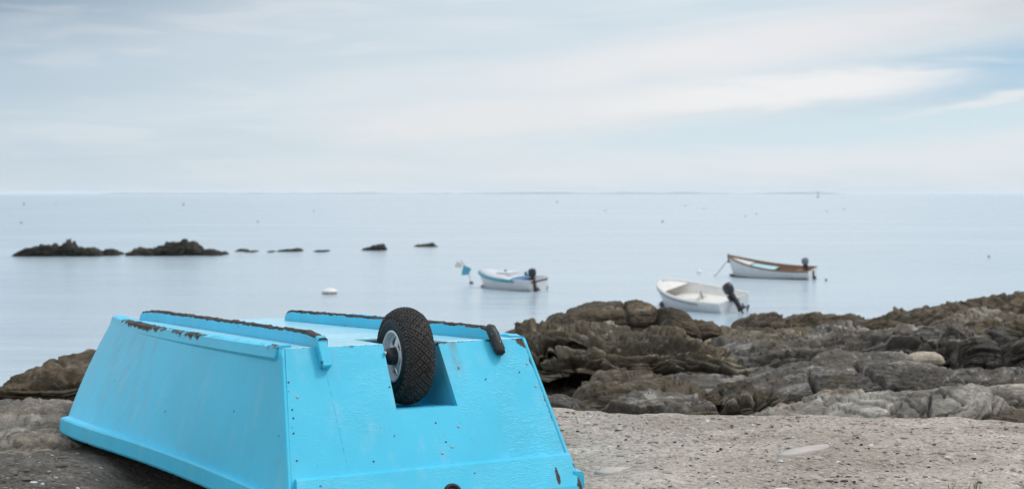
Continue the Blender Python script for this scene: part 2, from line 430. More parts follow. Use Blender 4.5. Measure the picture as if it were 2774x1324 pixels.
# ------------------------------------------------------------------ boulders and ledges of the shore
def rock(name, label, mat, outline, base, d0, df, db, dip=.0, amp=.05, d1=None, cracks=(), freq=1.0, box=.68, joints=.45, seed=0, res=1.0, group='rocks along the shore', cat='rock', sink=.08, rough=1.0, layer=.7, caves=(), under=.55, acr=.5, facet=.75):
    ol = np.array(outline, float)
    pxs = ol[:, 0]; x0, x1 = pxs.min(), pxs.max()
    nu = int(np.clip((x1 - x0) / 2.4 * res, 60, 300)); nv = int(150 * res)
    u = np.linspace(0, 1, nu); pu = x0 + (x1 - x0) * u
    py = np.interp(pu, pxs, ol[:, 1])
    d1 = d0 if d1 is None else d1
    dd = d0 + (d1 - d0) * u
    xw = (pu - CX) / F * dd; zt = HC - (py - HY) / F * dd
    zb = HC - (base - HY) / F * (dd - df) - sink
    hgt = np.maximum(zt - zb, .03)
    e = (1 - np.abs(2 * u - 1) ** 5) ** .5
    hgt = hgt * (.12 + .88 * (1 - np.abs(2 * u - 1) ** 14))
    fi = math.pi * np.linspace(0, 1, nv) ** 1.25
    c_ = np.cos(fi); s_ = np.sin(fi)
    yy = -np.sign(c_) * np.abs(c_) ** box; zz = np.abs(s_) ** box
    yoff = np.where(yy < 0, yy * df, yy * db)
    ed = .25 + .75 * e
    P = np.zeros((nu, nv, 3))
    P[..., 0] = xw[:, None]
    P[..., 1] = dd[:, None] + yoff[None] * ed[:, None]
    P[..., 2] = zb[:, None] + hgt[:, None] * zz[None]
    P[..., 1] += np.where(yy < 0, 1, 0)[None] * under * np.minimum(hgt, .7)[:, None] * (1 - zz[None]) * (1 + .5 * fbm(np.stack([P[..., 0] * 1.6 + seed, P[..., 2] * 1.6, P[..., 0] * 0], -1), 3))
    # the top of each ledge falls away behind its crest
    P[..., 2] = np.where(yy[None] > 0, HC - (HC - P[..., 2]) * (P[..., 1] / dd[:, None]) ** 1.08, P[..., 2])
    # pull the end caps round
    P[..., 0] += ((2 * u - 1) ** 9)[:, None] * (zz[None] - .6) * .06
    N = grid_normals(P, flip=False)
    if N[nu // 2, nv // 2, 2] < 0: N = -N
    off = seed * 13.7
    Q = P + off
    S = P[..., 0] * math.cos(dip) + P[..., 2] * math.sin(dip)
    T = -P[..., 0] * math.sin(dip) + P[..., 2] * math.cos(dip) + .35 * (P[..., 1] - d0)
    T = T + .13 * fbm(Q * np.array([.9, .9, 1.6]), 3) + .02 * fbm(Q * 5, 2)
    def an(a, b, k): return perlin(np.stack([S * a + off, P[..., 1] * a * .8, T * b + k], -1))
    def beds(k, shift, warp_):
        'bedded layers: each has a rounded nose that overhangs a sharp dark joint'
        ph = T * k + shift + warp_ * perlin(np.stack([S * .75 + off, P[..., 1] * .75, T * .9], -1)) + .35 * perlin(np.stack([S * 2.6 + off, P[..., 1] * 2.6, T * 2.0], -1))
        idn = np.floor(ph); fr = ph - idn
        hsh = np.abs(np.sin(idn * 12.9898 + seed * 78.233) * 43758.5453 % 1.0)
        amp_ = (.25 + .75 * hsh) * (.45 + .55 * smooth01(an(1.3, .9, 61 + shift) * 1.8 + .5))
        nose = smooth01(fr / .2) * (1 - fr ** 2.2)
        return amp_ * nose - 1.25 * np.exp(-(np.minimum(fr, 1 - fr) / .075) ** 2) * amp_, hsh
    l1, h1 = beds(4.6 * freq, .3, 1.0); l2, h2 = beds(11.5 * freq, .7, 1.2); l3, h3 = beds(27.0 * freq, .1, 1.5)
    bed = .5 * h2 + .35 * h3 + .15 * h1
    big = fbm(Q * 1.5, 3)
    j1 = an(1.6, 1.1, 31); j2 = an(3.6, 2.4, 47)
    msk = smooth01(.5 + 1.1 * fbm(Q * .9 + 11, 2))
    bn = np.array([-math.sin(dip), .35, math.cos(dip)]); bn /= np.linalg.norm(bn)
    across = 1 - acr * smooth01((np.abs(N @ bn) - .55) / .4)      # beds stand out on broken faces, not on the bedding plane itself
    D = across * amp * layer * (1.7 * (l1 - .3) + 1.0 * (l2 - .25) * (.35 + .65 * msk) + .34 * (l3 - .2)) + amp * .45 * big
    q_ = 3.2 * fbm(np.stack([S * 1.5 + off, P[..., 1] * 1.5, T * 2.6 + .5 * S], -1), 3)
    fl = np.floor(q_); fq = q_ - fl
    D += facet * amp * (fl + smooth01(fq / .12) - .5) * .55 - facet * amp * .9 * np.exp(-(np.minimum(fq, 1 - fq) / .045) ** 2) * (np.sin(fl * 3.1 + seed) > -.3)
    D -= joints * amp * 1.1 * np.exp(-(j1 / .035) ** 2) * smooth01(fbm(Q * 1.1 + 3, 2) * 1.5 + .3)
    D -= joints * amp * .6 * np.exp(-(j2 / .05) ** 2) * smooth01(fbm(Q * 1.9 + 8, 2) * 1.5 + .1)
    D += rough * (amp * .14 * fbm(Q * 14, 4) + amp * .07 * fbm(Q * 42, 2))
    sx = CX + F * P[..., 0] / P[..., 1]; sy = HY + F * (HC - P[..., 2]) / P[..., 1]
    for pl, wd, dep in cracks:
        best = np.full(sx.shape, 1e9)
        for (ax, ay), (bx, by) in zip(pl[:-1], pl[1:]):
            vx, vy = bx - ax, by - ay
            tt = np.clip(((sx - ax) * vx + (sy - ay) * vy) / (vx * vx + vy * vy), 0, 1)
            best = np.minimum(best, np.hypot(sx - ax - tt * vx, sy - ay - tt * vy))
        best = best + 2.5 * perlin(Q * 14)
        D -= dep * np.exp(-(best / wd) ** 2)
    D = D - np.median(D[:, nv // 3: 2 * nv // 3]) - .15 * amp
    D = D * (.25 + .75 * smooth01(np.minimum(u, 1 - u) / .16))[:, None]
    P = P + N * D[..., None]
    for cx_, cy_, rx_, ry_, ang_, dep in caves:
        a_ = (sx - cx_) * math.cos(ang_) + (sy - cy_) * math.sin(ang_); b_ = -(sx - cx_) * math.sin(ang_) + (sy - cy_) * math.cos(ang_)
        rr_ = (a_ / rx_) ** 2 + (b_ / ry_) ** 2 + .35 * fbm(Q * 4, 3)
        front = np.linspace(0, 1, nv)[None] < .62
        P[..., 1] += dep * smooth01((1.15 - rr_) / .5) * front
    o = grid_mesh(name, P, mat)
    vattr(o, 'foliation', np.stack([S + off, P[..., 1], T], -1), 'FLOAT_VECTOR')
    vattr(o, 'bed', bed if layer > .2 else bed * 0 + .52)
    tag(o, label, cat, group)
    return o

G = 'rocks along the shore'
# back row, nearest the water
rock('rock', 'long dark ridge of rock at the right edge, highest against the sea', M_brown,
     [(2440,885),(2447,868),(2453,859),(2477,845),(2505,836),(2552,831),(2580,833),(2594,830),(2628,830),(2641,819),(2662,815),(2676,821),(2682,825),(2706,824),(2720,812),(2744,802),(2774,797),(2850,790),(2900,860)], 900, 18, 1.2, 2.5, .12, .085, freq=.9, seed=1, joints=.8, layer=.9)
rock('rock', 'low brown rock hump against the water right of the white motor boat', M_brown,
     [(1990,890),(2010,872),(2030,858),(2074,852),(2095,850),(2115,851),(2125,868),(2163,862),(2183,856),(2211,857),(2224,858),(2252,849),(2279,850),(2296,860),(2334,853),(2364,854),(2372,875),(2400,869),(2436,867),(2450,890)], 912, 17, .9, 2.0, .05, .07, freq=.9, seed=2, joints=.8, layer=.9)
rock('rock', 'small dark flat rock at the gap of water below the white motor boat', M_brown,
     [(1905,905),(1930,889),(1965,886),(1990,893),(2040,893),(2075,892),(2090,905)], 925, 15.5, .6, 1.2, 0, .06, seed=3)
rock('rock', 'rounded brown dome of rock below the boat with the blue rail', M_brown,
     [(1455,905),(1468,888),(1473,870),(1506,852),(1549,837),(1597,825),(1651,820),(1684,819),(1711,815),(1741,820),(1768,829),(1783,838),(1790,870),(1800,905)], 925, 14, .8, 1.8, .1, .06, cracks=[([(1690,822),(1705,870),(1712,900)], 5, .06), ([(1530,845),(1500,900)], 5, .05)], seed=4, facet=.3, joints=.35, freq=.8, layer=.45)
rock('rock', 'brown boulder split from the dome, directly below the white motor boat', M_brown,
     [(1780,905),(1783,838),(1798,832),(1814,831),(1841,838),(1862,851),(1877,866),(1888,890),(1890,915)], 930, 13.6, .7, 1.4, -.2, .05, seed=5, facet=.3, joints=.3, freq=.8, layer=.45)
rock('rock', 'knobbly little brown rock just right of the split boulder', M_brown,
     [(1868,905),(1877,872),(1900,865),(1925,867),(1936,880),(1945,905)], 925, 14.2, .5, 1.0, 0, .05, seed=6)
rock('rock', 'low brown rock peeping over the right corner of the blue dinghy', M_brown,
     [(1350,915),(1375,893),(1405,886),(1440,882),(1475,886),(1500,905)], 930, 13, .6, 1.2, .15, .05, seed=7)
rock('rock', 'stepped brown ledge under the right hand ridge', M_mixed,
     [(2570,915),(2590,880),(2650,868),(2720,860),(2774,857),(2860,855),(2900,900)], 925, 15, .9, 1.6, .05, .08, seed=8, joints=1.0)
rock('rock', 'narrow grey shelf between the brown hump and the stepped ledge', M_grey,
     [(2420,915),(2450,890),(2500,884),(2545,886),(2585,885),(2605,910)], 925, 14.2, .6, 1.0, .02, .06, seed=9, joints=1.0)
rock('rock', 'dark brown shelf behind the layered grey slabs in the middle', M_mixed,
     [(1925,940),(1960,922),(2010,909),(2074,892),(2110,889),(2170,897),(2230,900),(2270,930)], 945, 13, .7, 1.3, .2, .06, seed=10, joints=.8)
# middle rows
rock('rock', 'large domed brown rock of curved layers with a dark hollow, right of the dinghy', M_mixed,
     [(1330,960),(1370,930),(1400,916),(1428,902),(1470,894),(1506,887),(1561,881),(1621,880),(1681,881),(1741,887),(1802,899),(1850,911),(1886,917),(1922,928),(1945,955),(1985,988),(2020,1005)], 1085, 10.4, 1.1, 1.6, -.12, .085,
     cracks=[([(1470,1010),(1560,985),(1640,975),(1700,1000)], 7, .07),
             ([(1440,960),(1540,945),(1640,930),(1700,940)], 6, .06), ([(1780,905),(1850,935),(1900,960)], 6, .06)], seed=11, freq=1.15, joints=.5, res=1.25, layer=1.25, caves=[(1555,1045,85,26,-.15,.6), (1450,975,60,10,-.3,.2), (1560,940,90,7,-.05,.14)])
rock('rock', 'pale grey layered ledge running right from the large domed rock', M_grey,
     [(1890,985),(1935,958),(1980,938),(2050,930),(2090,931),(2140,930),(2200,940),(2230,985)], 1010, 11.2, .8, 1.3, .12, .07, seed=12, joints=.4, freq=1.7, box=.6, layer=.9)
rock('rock', 'dark undercut ledge with a light grey top above the tan stone', M_grey,
     [(2115,985),(2130,955),(2145,932),(2200,914),(2280,898),(2350,892),(2410,892),(2424,912),(2440,920),(2465,940),(2485,970)], 990, 11.6, .8, 1.2, .14, .08, cracks=[([(2140,965),(2220,958),(2330,945),(2400,942)], 10, .10)], seed=13, joints=.9, freq=1.5, caves=[(2230,968,110,12,-.10,.4)])
rock('rock', 'blocky cracked grey rock left of the two upright blocks', M_grey,
     [(2465,960),(2478,930),(2492,912),(2530,915),(2560,913),(2588,908),(2605,940),(2612,985)], 990, 12.2, .7, 1.0, .1, .07, seed=14, freq=1.4, joints=1.0)
rock('rock', 'upright grey block with a pale cap, left one of the pair', M_grey,
     [(2575,985),(2582,920),(2600,896),(2622,893),(2642,908),(2668,918),(2678,985)], 1000, 11.6, .6, .9, .1, .06, seed=15, freq=1.4, joints=0.9, box=.6)
rock('rock', 'upright grey block at the right edge, under the ridge', M_grey,
     [(2672,985),(2680,928),(2700,903),(2716,899),(2742,922),(2774,932),(2850,940),(2870,990)], 1005, 11.4, .7, 1.0, .1, .07, seed=16, freq=1.4, joints=0.9, box=.6)
rock('rock', 'long thin dark slab lying below the undercut ledge', M_grey,
     [(2170,990),(2195,974),(2250,957),(2330,950),(2400,953),(2462,957),(2480,985)], 995, 10.6, .5, .8, .08, .045, seed=17)
rock('tan_stone', 'smooth tan rounded stone lying among the grey rocks', M_tan,
     [(2458,975),(2466,960),(2478,954),(2500,951),(2532,952),(2548,960),(2553,976)], 980, 10.3, .16, .2, 0, .012, seed=18, joints=0, layer=.15, facet=0, box=.95, sink=.03, cat='stone', group=None)
rock('rock', 'small rusty brown rock in the corner right of the long grey slab', M_brown,
     [(2575,1035),(2588,1000),(2610,990),(2650,989),(2672,1005),(2680,1035)], 1040, 9.9, .4, .6, 0, .05, seed=19)
rock('rock', 'pale flat ledge between the domed rock and the ribbed brown rock', M_grey,
     [(1740,1045),(1790,1024),(1850,1014),(1930,1012),(2010,1007),(2074,1002),(2110,1000),(2150,1020)], 1060, 9.4, .8, 1.4, .06, .05, seed=20, joints=.2, freq=1.8, box=.55, layer=.6)
rock('rock', 'long grey slab crossed by a slanting black crack', M_grey,
     [(1985,1085),(2010,1055),(2040,1034),(2074,1015),(2125,998),(2194,983),(2245,985),(2313,981),(2364,977),(2416,983),(2484,981),(2552,991),(2587,1003),(2600,1040)], 1105, 9.0, .8, 1.2, .2, .045,
     cracks=[([(2314,990),(2350,1008),(2390,1035),(2428,1062)], 5, .13), ([(2190,1010),(2205,1045),(2226,1082)], 5, .09)], seed=21, facet=.45, joints=.15, res=1.2, rough=2.0, freq=1.7, box=.6, layer=.5)
rock('rock', 'slanting grey ledge at the right edge above the square block', M_grey,
     [(2560,1060),(2590,1033),(2640,1010),(2690,1001),(2702,1008),(2774,1004),(2850,1004),(2880,1050)], 1070, 8.8, .6, 1.0, .3, .05, seed=22, joints=.6, freq=1.6)
rock('rock', 'brown ribbed rock in front of the cracked slab', M_mixed,
     [(1930,1125),(1943,1072),(1955,1058),(1985,1050),(2030,1038),(2060,1040),(2100,1072),(2150,1098),(2175,1125)], 1135, 7.9, .5, .9, .35, .05, seed=23, freq=1.6,  cracks=[([(2005,1060),(2000,1120)], 4, .06), ([(2042,1070),(2045,1120)], 4, .06)], joints=.7)
rock('rock', 'rusty brown sloping rock behind the front grey slabs', M_brown,
     [(1545,1115),(1560,1076),(1590,1055),(1640,1036),(1700,1030),(1760,1023),(1860,1034),(1930,1040),(1945,1075),(1955,1115)], 1130, 8.1, .5, 1.0, .15, .055, seed=24, freq=1.5,  cracks=[([(1720,1050),(1800,1042),(1930,1050)], 8, .06)], joints=.6)
# front row along the sand
rock('rock', 'grey striped boulder beside the right side of the blue dinghy', M_grey,
     [(1440,1135),(1462,1085),(1483,1074),(1510,1069),(1530,1070),(1570,1084),(1600,1100),(1632,1128)], 1140, 7.0, .4, .7, -.35, .04, seed=25, freq=1.8)
rock('rock', 'smooth grey humped slab in the front row, right of the striped boulder', M_grey,
     [(1625,1140),(1650,1112),(1700,1075),(1740,1058),(1790,1057),(1840,1070),(1900,1071),(1930,1084),(1944,1135)], 1140, 6.9, .4, .8, .12, .045, seed=26, freq=1.8, layer=.7, joints=.3,  cracks=[([(1800,1080),(1815,1105)], 4, .04)])
rock('rock', 'long pale sloping slab at the front, meeting the sand', M_pale,
     [(2030,1150),(2060,1128),(2110,1112),(2177,1097),(2258,1076),(2313,1071),(2382,1073),(2416,1067),(2484,1063),(2552,1052),(2621,1046),(2660,1048),(2695,1052),(2708,1150)], 1160, 6.6, .5, 1.0, .3, .04, seed=27, res=1.2, freq=1.6, box=.6, joints=.3, layer=.6, rough=1.6, cracks=[([(2520,1080),(2515,1125)], 4, .05), ([(2380,1130),(2440,1105)], 4, .05), ([(2560,1085),(2590,1060)], 4, .04)])
rock('rock', 'square brownish block at the right edge beside the pale slab', M_pale,
     [(2698,1120),(2702,1055),(2740,1048),(2774,1047),(2860,1050),(2880,1110)], 1125, 6.6, .3, .7, .05, .03, seed=28, box=.55)
rock('rock', 'low brown rock at the right edge where the sand ends', M_brown,
     [(2660,1160),(2690,1128),(2712,1116),(2774,1113),(2860,1116),(2900,1160)], 1170, 6.1, .3, .6, 0, .035, seed=29)
rock('rock', 'little blue grey boulder half buried at the edge of the sand', M_pale,
     [(2040,1150),(2060,1125),(2090,1117),(2130,1114),(2170,1120),(2190,1150)], 1150, 6.1, .2, .3, 0, .02, seed=30, box=.9)
# left of the dinghy
rock('rock', 'dark rounded rock rising behind the left end of the blue dinghy', M_brown,
     [(-140,1100),(-40,1066),(0,1051),(32,1036),(64,1016),(96,998),(141,980),(179,967),(218,958),(256,953),(330,950),(420,955),(520,985),(600,1060)], 1095, 8.2, .9, 1.3, .14, .06, seed=31, facet=.3, joints=.5, cracks=[([(90,1030),(180,1012),(260,1006)], 7, .07), ([(60,1052),(160,1035),(250,1030)], 6, .06)])
rock('rock', 'flat wavy layered ledge at the left edge in front of the dark rock', M_pale,
     [(-500,1120),(-300,1090),(-100,1084),(0,1084),(100,1082),(150,1078),(210,1073),(300,1078),(380,1100),(430,1130)], 1190, 5.75, .95, .5, -.05, .022, seed=32, box=1.0, sink=.12, freq=2.6, res=1.3, rough=4.5, layer=1.4, under=0, joints=.3, acr=.2)

# reef out in the water
def reef(label, outline, wl, seed, amp=.3):
    if len(outline) < 9: outline = [(x, wl - (wl - y) * .62) for x, y in outline]
    dist = F * 4 / (wl - HY)
    rock('reef_rock', label, M_reef, outline, wl, dist, 1.2, 2.0, .1, amp, freq=.25, seed=seed, group='reef rocks standing out of the water', sink=.25, acr=0, rough=2.2, layer=1.0, facet=0, cat='reef rock', res=.9)
reef('leftmost long dark reef with a rounded knob', [(30,692),(55,682),(82,671),(110,668),(130,663),(152,667),(160,672),(170,662),(181,657),(193,664),(205,672),(225,672),(245,678),(275,680),(290,690)], 693, 41)
reef('single dark block at the right end of the leftmost reef', [(280,694),(286,672),(295,668),(312,672),(320,682),(330,690)], 691, 42, .15)
reef('peaked dark reef, second from the left', [(335,690),(355,680),(400,677),(420,678),(445,667),(470,658),(482,655),(488,660),(500,653),(510,658),(520,666),(540,670),(552,680),(556,690)], 691, 43)
reef('small dark rock at the right foot of the peaked reef', [(548,692),(555,675),(565,670),(580,675),(592,684),(605,684),(610,692)], 691, 44, .12)
reef('tiny dark rock first right of the peaked reef', [(638,679),(648,674),(658,670),(664,674),(668,679)], 680, 45, .08)
reef('low dark rock awash in the middle of the reef line', [(750,680),(768,675),(790,672),(805,669),(815,672),(822,680)], 680, 46, .1)
reef('thin sliver of rock awash, before the big lone rock', [(848,680),(862,676),(885,675),(892,680)], 681, 47, .06)
reef('faint sliver of rock just right of the first tiny rock', [(664,681),(674,676),(690,675),(698,681)], 682, 51, .05)
reef('barely showing rock tip left of the low rock awash', [(724,681),(732,677),(740,677),(746,681)], 682, 52, .04)
reef('biggest lone hump of dark rock in the water', [(978,675),(1000,668),(1012,660),(1025,656),(1038,655),(1046,660),(1049,677)], 677, 48, .14)
reef('small pointed black rock farthest right of the reef', [(1118,664),(1140,662),(1155,656),(1172,650),(1176,662),(1190,665)], 667, 49, .06)

# ------------------------------------------------------------------ the overturned dinghy
def paint(name, base, wearcol=(.075, .066, .056), wrinkle=.5, rough=.30, glare=.0):
    m, t, b = material(name)
    ob = t.obj()
    wear = t.attr('wear'); stain = t.attr('stain'); wr = t.attr('wrinkle')
    n = t.noise(ob, 2.2, 4, .6)
    k = t.ramp(n, [(.3, tuple(c_ * .90 for c_ in base)), (.7, tuple(min(1, c_ * 1.08) for c_ in base))])
    n4 = t.noise(t.mapping(ob, scale=(7, 7, .8)), 2.0, 6, .6)            # runs and faded streaks from water
    k = t.mix(t.math('MULTIPLY', t.smooth(n4, .50, .72),   .22 + glare * .4), k, (.36, .62, .72))  # on the upturned bottom, extra paling stands in for sky glare
    # flakes and pinholes
    v = t.vor(ob, 26)
    scn = t.node('ShaderNodeSeparateColor'); t.put(scn.inputs[0], v['Color'])
    dist = t.math('ADD', v['Distance'], t.math('MULTIPLY', t.math('SUBTRACT', t.noise(ob, 90, 3), .5), .35))
    pin = t.math('MULTIPLY', t.math('GREATER_THAN', scn.outputs[0], .93), t.math('LESS_THAN', dist, .10))
    k = t.mix(t.math('MULTIPLY', pin, .85), k, (.035, .06, .075))
    scr = t.smooth(t.noise(t.mapping(ob, scale=(40, 40, 5), rot=(.3, .1, 0)), 1.7, 3, .7), .70, .735)
    k = t.mix(t.math('MULTIPLY', scr, .45), k, (.05, .16, .23))
    sm = t.smooth(t.noise(ob, 4.2, 6, .65, .6), .55, .75)
    k = t.mix(t.math('MULTIPLY', sm, .30), k, (.15, .43, .56))
    # stains
    k = t.mix(t.math('MULTIPLY', stain, t.smooth(t.noise(t.mapping(ob, scale=(9, 9, 1.2)), 2.4, 5), .32, .62)), k, (.20, .22, .20))
    # paint worn to the wood along edges
    wn = t.math('ADD', t.noise(ob, 22, 7, .72), t.math('MULTIPLY', t.noise(ob, 5, 3), .35))
    wv = t.math('SUBTRACT', t.math('MULTIPLY', wear, 1.25), wn)
    edge = t.smooth(wv, -.16, -.10); bare = t.smooth(wv, -.09, -.05)
    wood = t.ramp(t.noise(t.mapping(ob, scale=(12, 3, 12)), 6, 6, .7), [(.3, tuple(c_ * .35 for c_ in wearcol)), (.55, wearcol), (.75, tuple(c_ * 1.5 for c_ in wearcol))])
    k = t.mix(t.math('MULTIPLY', edge, .85), k, (.03, .055, .07))
    k = t.mix(bare, k, wood)
    t.put(b.inputs['Base Color'], k)
    t.put(b.inputs['Roughness'], t.math('ADD', t.math('ADD', rough, t.math('MULTIPLY', n, .12)), t.math('MULTIPLY', bare, .5)))
    b.inputs['Specular IOR Level'].default_value = .38
    # brush marks, sags and wrinkled thick paint
    w1 = t.noise(t.mapping(ob, scale=(16, 12, 62), rot=(0, .10, 0)), 1.5, 5, .6, 1.2)
    w2 = t.noise(t.mapping(ob, scale=(22, 22, 30)), 2.2, 4, .6, .4)
    lum = t.math('ADD', t.math('POWER', t.math('MULTIPLY', t.math('ABSOLUTE', t.math('SUBTRACT', w1, .5)), 3.0, clamp=True), .6), t.math('MULTIPLY', w2, .25))
    h = t.math('MULTIPLY', lum, t.math('ADD', .05, t.math('MULTIPLY', t.math('MULTIPLY', wr, wrinkle), t.smooth(t.noise(ob, 6.0, 3), .36, .6))))
    h = t.math('SUBTRACT', h, t.math('MULTIPLY', bare, .5))
    h = t.math('ADD', h, t.math('MULTIPLY', t.noise(ob, 3.5, 3), .8))
    t.put(b.inputs['Normal'], t.bump(h, .40, .0045))
    return m
M_hull = paint('blue_boat_paint', (.066, .585, .83), wrinkle=.8)
M_bottom = paint('pale_glare_blue_paint', (.36, .72, .86), wrinkle=.6, rough=.2, glare=.6)  # lighter copy of the hull paint, with sky glare put into its colour
M_wood = simple('weathered_wood', (.12, .095, .075), .85, 0, .45, 60, .4)
M_black = simple('black_rubber', (.010, .010, .011), .62, 0, .2, 60, .15)
M_tread = simple('dusty_tread', (.048, .042, .038), .8, 0, .6, 70, .2)
M_rim = simple('rim_plastic', (.74, .74, .75), .38, 0, .06, 40)
M_steel = simple('galvanised_steel', (.62, .63, .64), .35, .8, .1, 60)
M_hubk = simple('black_hub', (.02, .02, .022), .4, 0, .2, 40)
M_dark = simple('dark_interior', (.05, .13, .17), .8, 0, .2, 12)

BX, BY, BTH, BROLL = -.2024, 3.8742, .5175, -.0168
boat = empty('overturned_dinghy', (BX, BY, 0), (0, -BROLL, BTH))
tag(boat, 'bright blue wooden dinghy lying upside down on the ground with a wheel in its stern', 'dinghy')
BH, RK = .4547, .2631            # height of the upturned bottom, rake of the transom
c0, g0 = .4135, .4747
YG, YC = 1.86, 2.32              # where the gunwale and the chine end, at the square bow
def tuck(u): return 1 - .05 * np.clip((u - .72) / .28, 0, 1) ** 2
def chine(Y, sgn=-1):
    s = Y - RK
    return (c0 + .1139 * s - .0413 * s * s) * tuck((Y - RK) / (YC - RK))
def gun(Y, sgn=-1):
    return (g0 + .1279 * Y + .0196 * Y * Y) * tuck(Y / YG)
def bot(Y, X=None):
    s = np.maximum(Y - RK, 0)
    z = BH - .036 * s
    if X is not None: z = z - .30 * np.maximum(Y - 1.80, 0) ** 2 * smooth01((np.asarray(X) + .46) / .16)
    return z
def sheer(Y): return .010 * np.sin(np.clip(Y / YG, 0, 1) * math.pi) - .022 * (Y / YG) ** 2

def hull_side(sgn):
    nu, nv = 90, 22
    P = np.zeros((nu, nv, 3))
    uu = np.linspace(0, 1, nu)
    for j, v_ in enumerate(np.linspace(0, 1, nv)):
        Yg = uu * YG; Yc = RK + uu * (YC - RK)
        bul = .014 * math.sin(math.pi * v_) * smooth01(uu * 3)
        X_ = gun(Yg, sgn) * (1 - v_) + chine(Yc, sgn) * v_ + bul
        P[:, j, 0] = sgn * X_; P[:, j, 1] = Yg * (1 - v_) + Yc * v_
        P[:, j, 2] = (sheer(Yg) + .004) * (1 - v_) + (bot(Yc, sgn * chine(Yc)) - .004) * v_
    o = grid_mesh('hull_side', P, M_hull, boat)
    st = np.zeros((nu, nv)); wr = np.zeros((nu, nv)); we = np.zeros((nu, nv))
    for (uc, ww, k) in (.80, .04, .28), (.70, .03, .25), (.63, .02, .3), (.56, .015, .22), (.93, .04, .12):
        st += k * np.exp(-((uu - uc) / ww) ** 2)[:, None] * np.linspace(0, 1, nv)[None] ** .7
    wr += .04 + .35 * np.exp(-((uu - .8) / .08) ** 2)[:, None]
    we += .20
    vattr(o, 'stain', np.clip(st, 0, .8)); vattr(o, 'wrinkle', wr); vattr(o, 'wear', we)
    s_ = o.modifiers.new('thick', 'SOLIDIFY'); s_.thickness = .012; s_.offset = -1 if sgn < 0 else 1
    return o
hull_side(-1); hull_side(1)
P = np.zeros((24, 14, 3))
for j, v_ in enumerate(np.linspace(0, 1, 14)):
    for i, q in enumerate(np.linspace(-1, 1, 24)):
        y = (YG * (1 - v_) + YC * v_) - .004; x = q * (float(gun(np.array(YG))) * (1 - v_) + float(chine(np.array(YC))) * v_ - .006)
        P[i, j] = (x, y, (float(sheer(np.array(YG))) + .004) * (1 - v_) + (float(bot(np.array(YC), np.array(x))) - .006) * v_)
o = grid_mesh('bow_panel', P, M_hull, boat)
for nm in ('wear', 'stain', 'wrinkle'): vattr(o, nm, np.full(24 * 14, .15))
s_ = o.modifiers.new('thick', 'SOLIDIFY'); s_.thickness = .012; s_.offset = 0

# bottom planking, with a slot for the wheel
SX0, SX1, SY1 = -.092, .112, .545
def slab(name, xa, xb, y0, y1, n=(30, 40), thick=.014, zoff=0.0, wearf=None):
    nu, nv = n
    yy = np.linspace(y0, y1, nv); uu = np.linspace(0, 1, nu)
    P = np.zeros((nu, nv, 3))
    for j, y in enumerate(yy):
        a = xa(y) if callable(xa) else xa; b_ = xb(y) if callable(xb) else xb
        P[:, j, 0] = a + (b_ - a) * uu; P[:, j, 1] = y; P[:, j, 2] = bot(y, P[:, j, 0]) + zoff
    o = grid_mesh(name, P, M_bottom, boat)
    we = .10 + .0 * P[..., 0]
    if wearf is not None: we = wearf(P)
    vattr(o, 'wear', we); vattr(o, 'stain', .12 + 0 * we); vattr(o, 'wrinkle', .35 + 0 * we)
    s_ = o.modifiers.new('thick', 'SOLIDIFY'); s_.thickness = thick; s_.offset = -1
    return o
ya = RK + .004
bp = MB()
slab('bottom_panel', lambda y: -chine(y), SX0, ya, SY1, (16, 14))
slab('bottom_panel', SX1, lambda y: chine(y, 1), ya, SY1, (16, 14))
slab('bottom_panel', lambda y: -chine(y), lambda y: chine(y, 1), SY1, YC - .002, (60, 60))

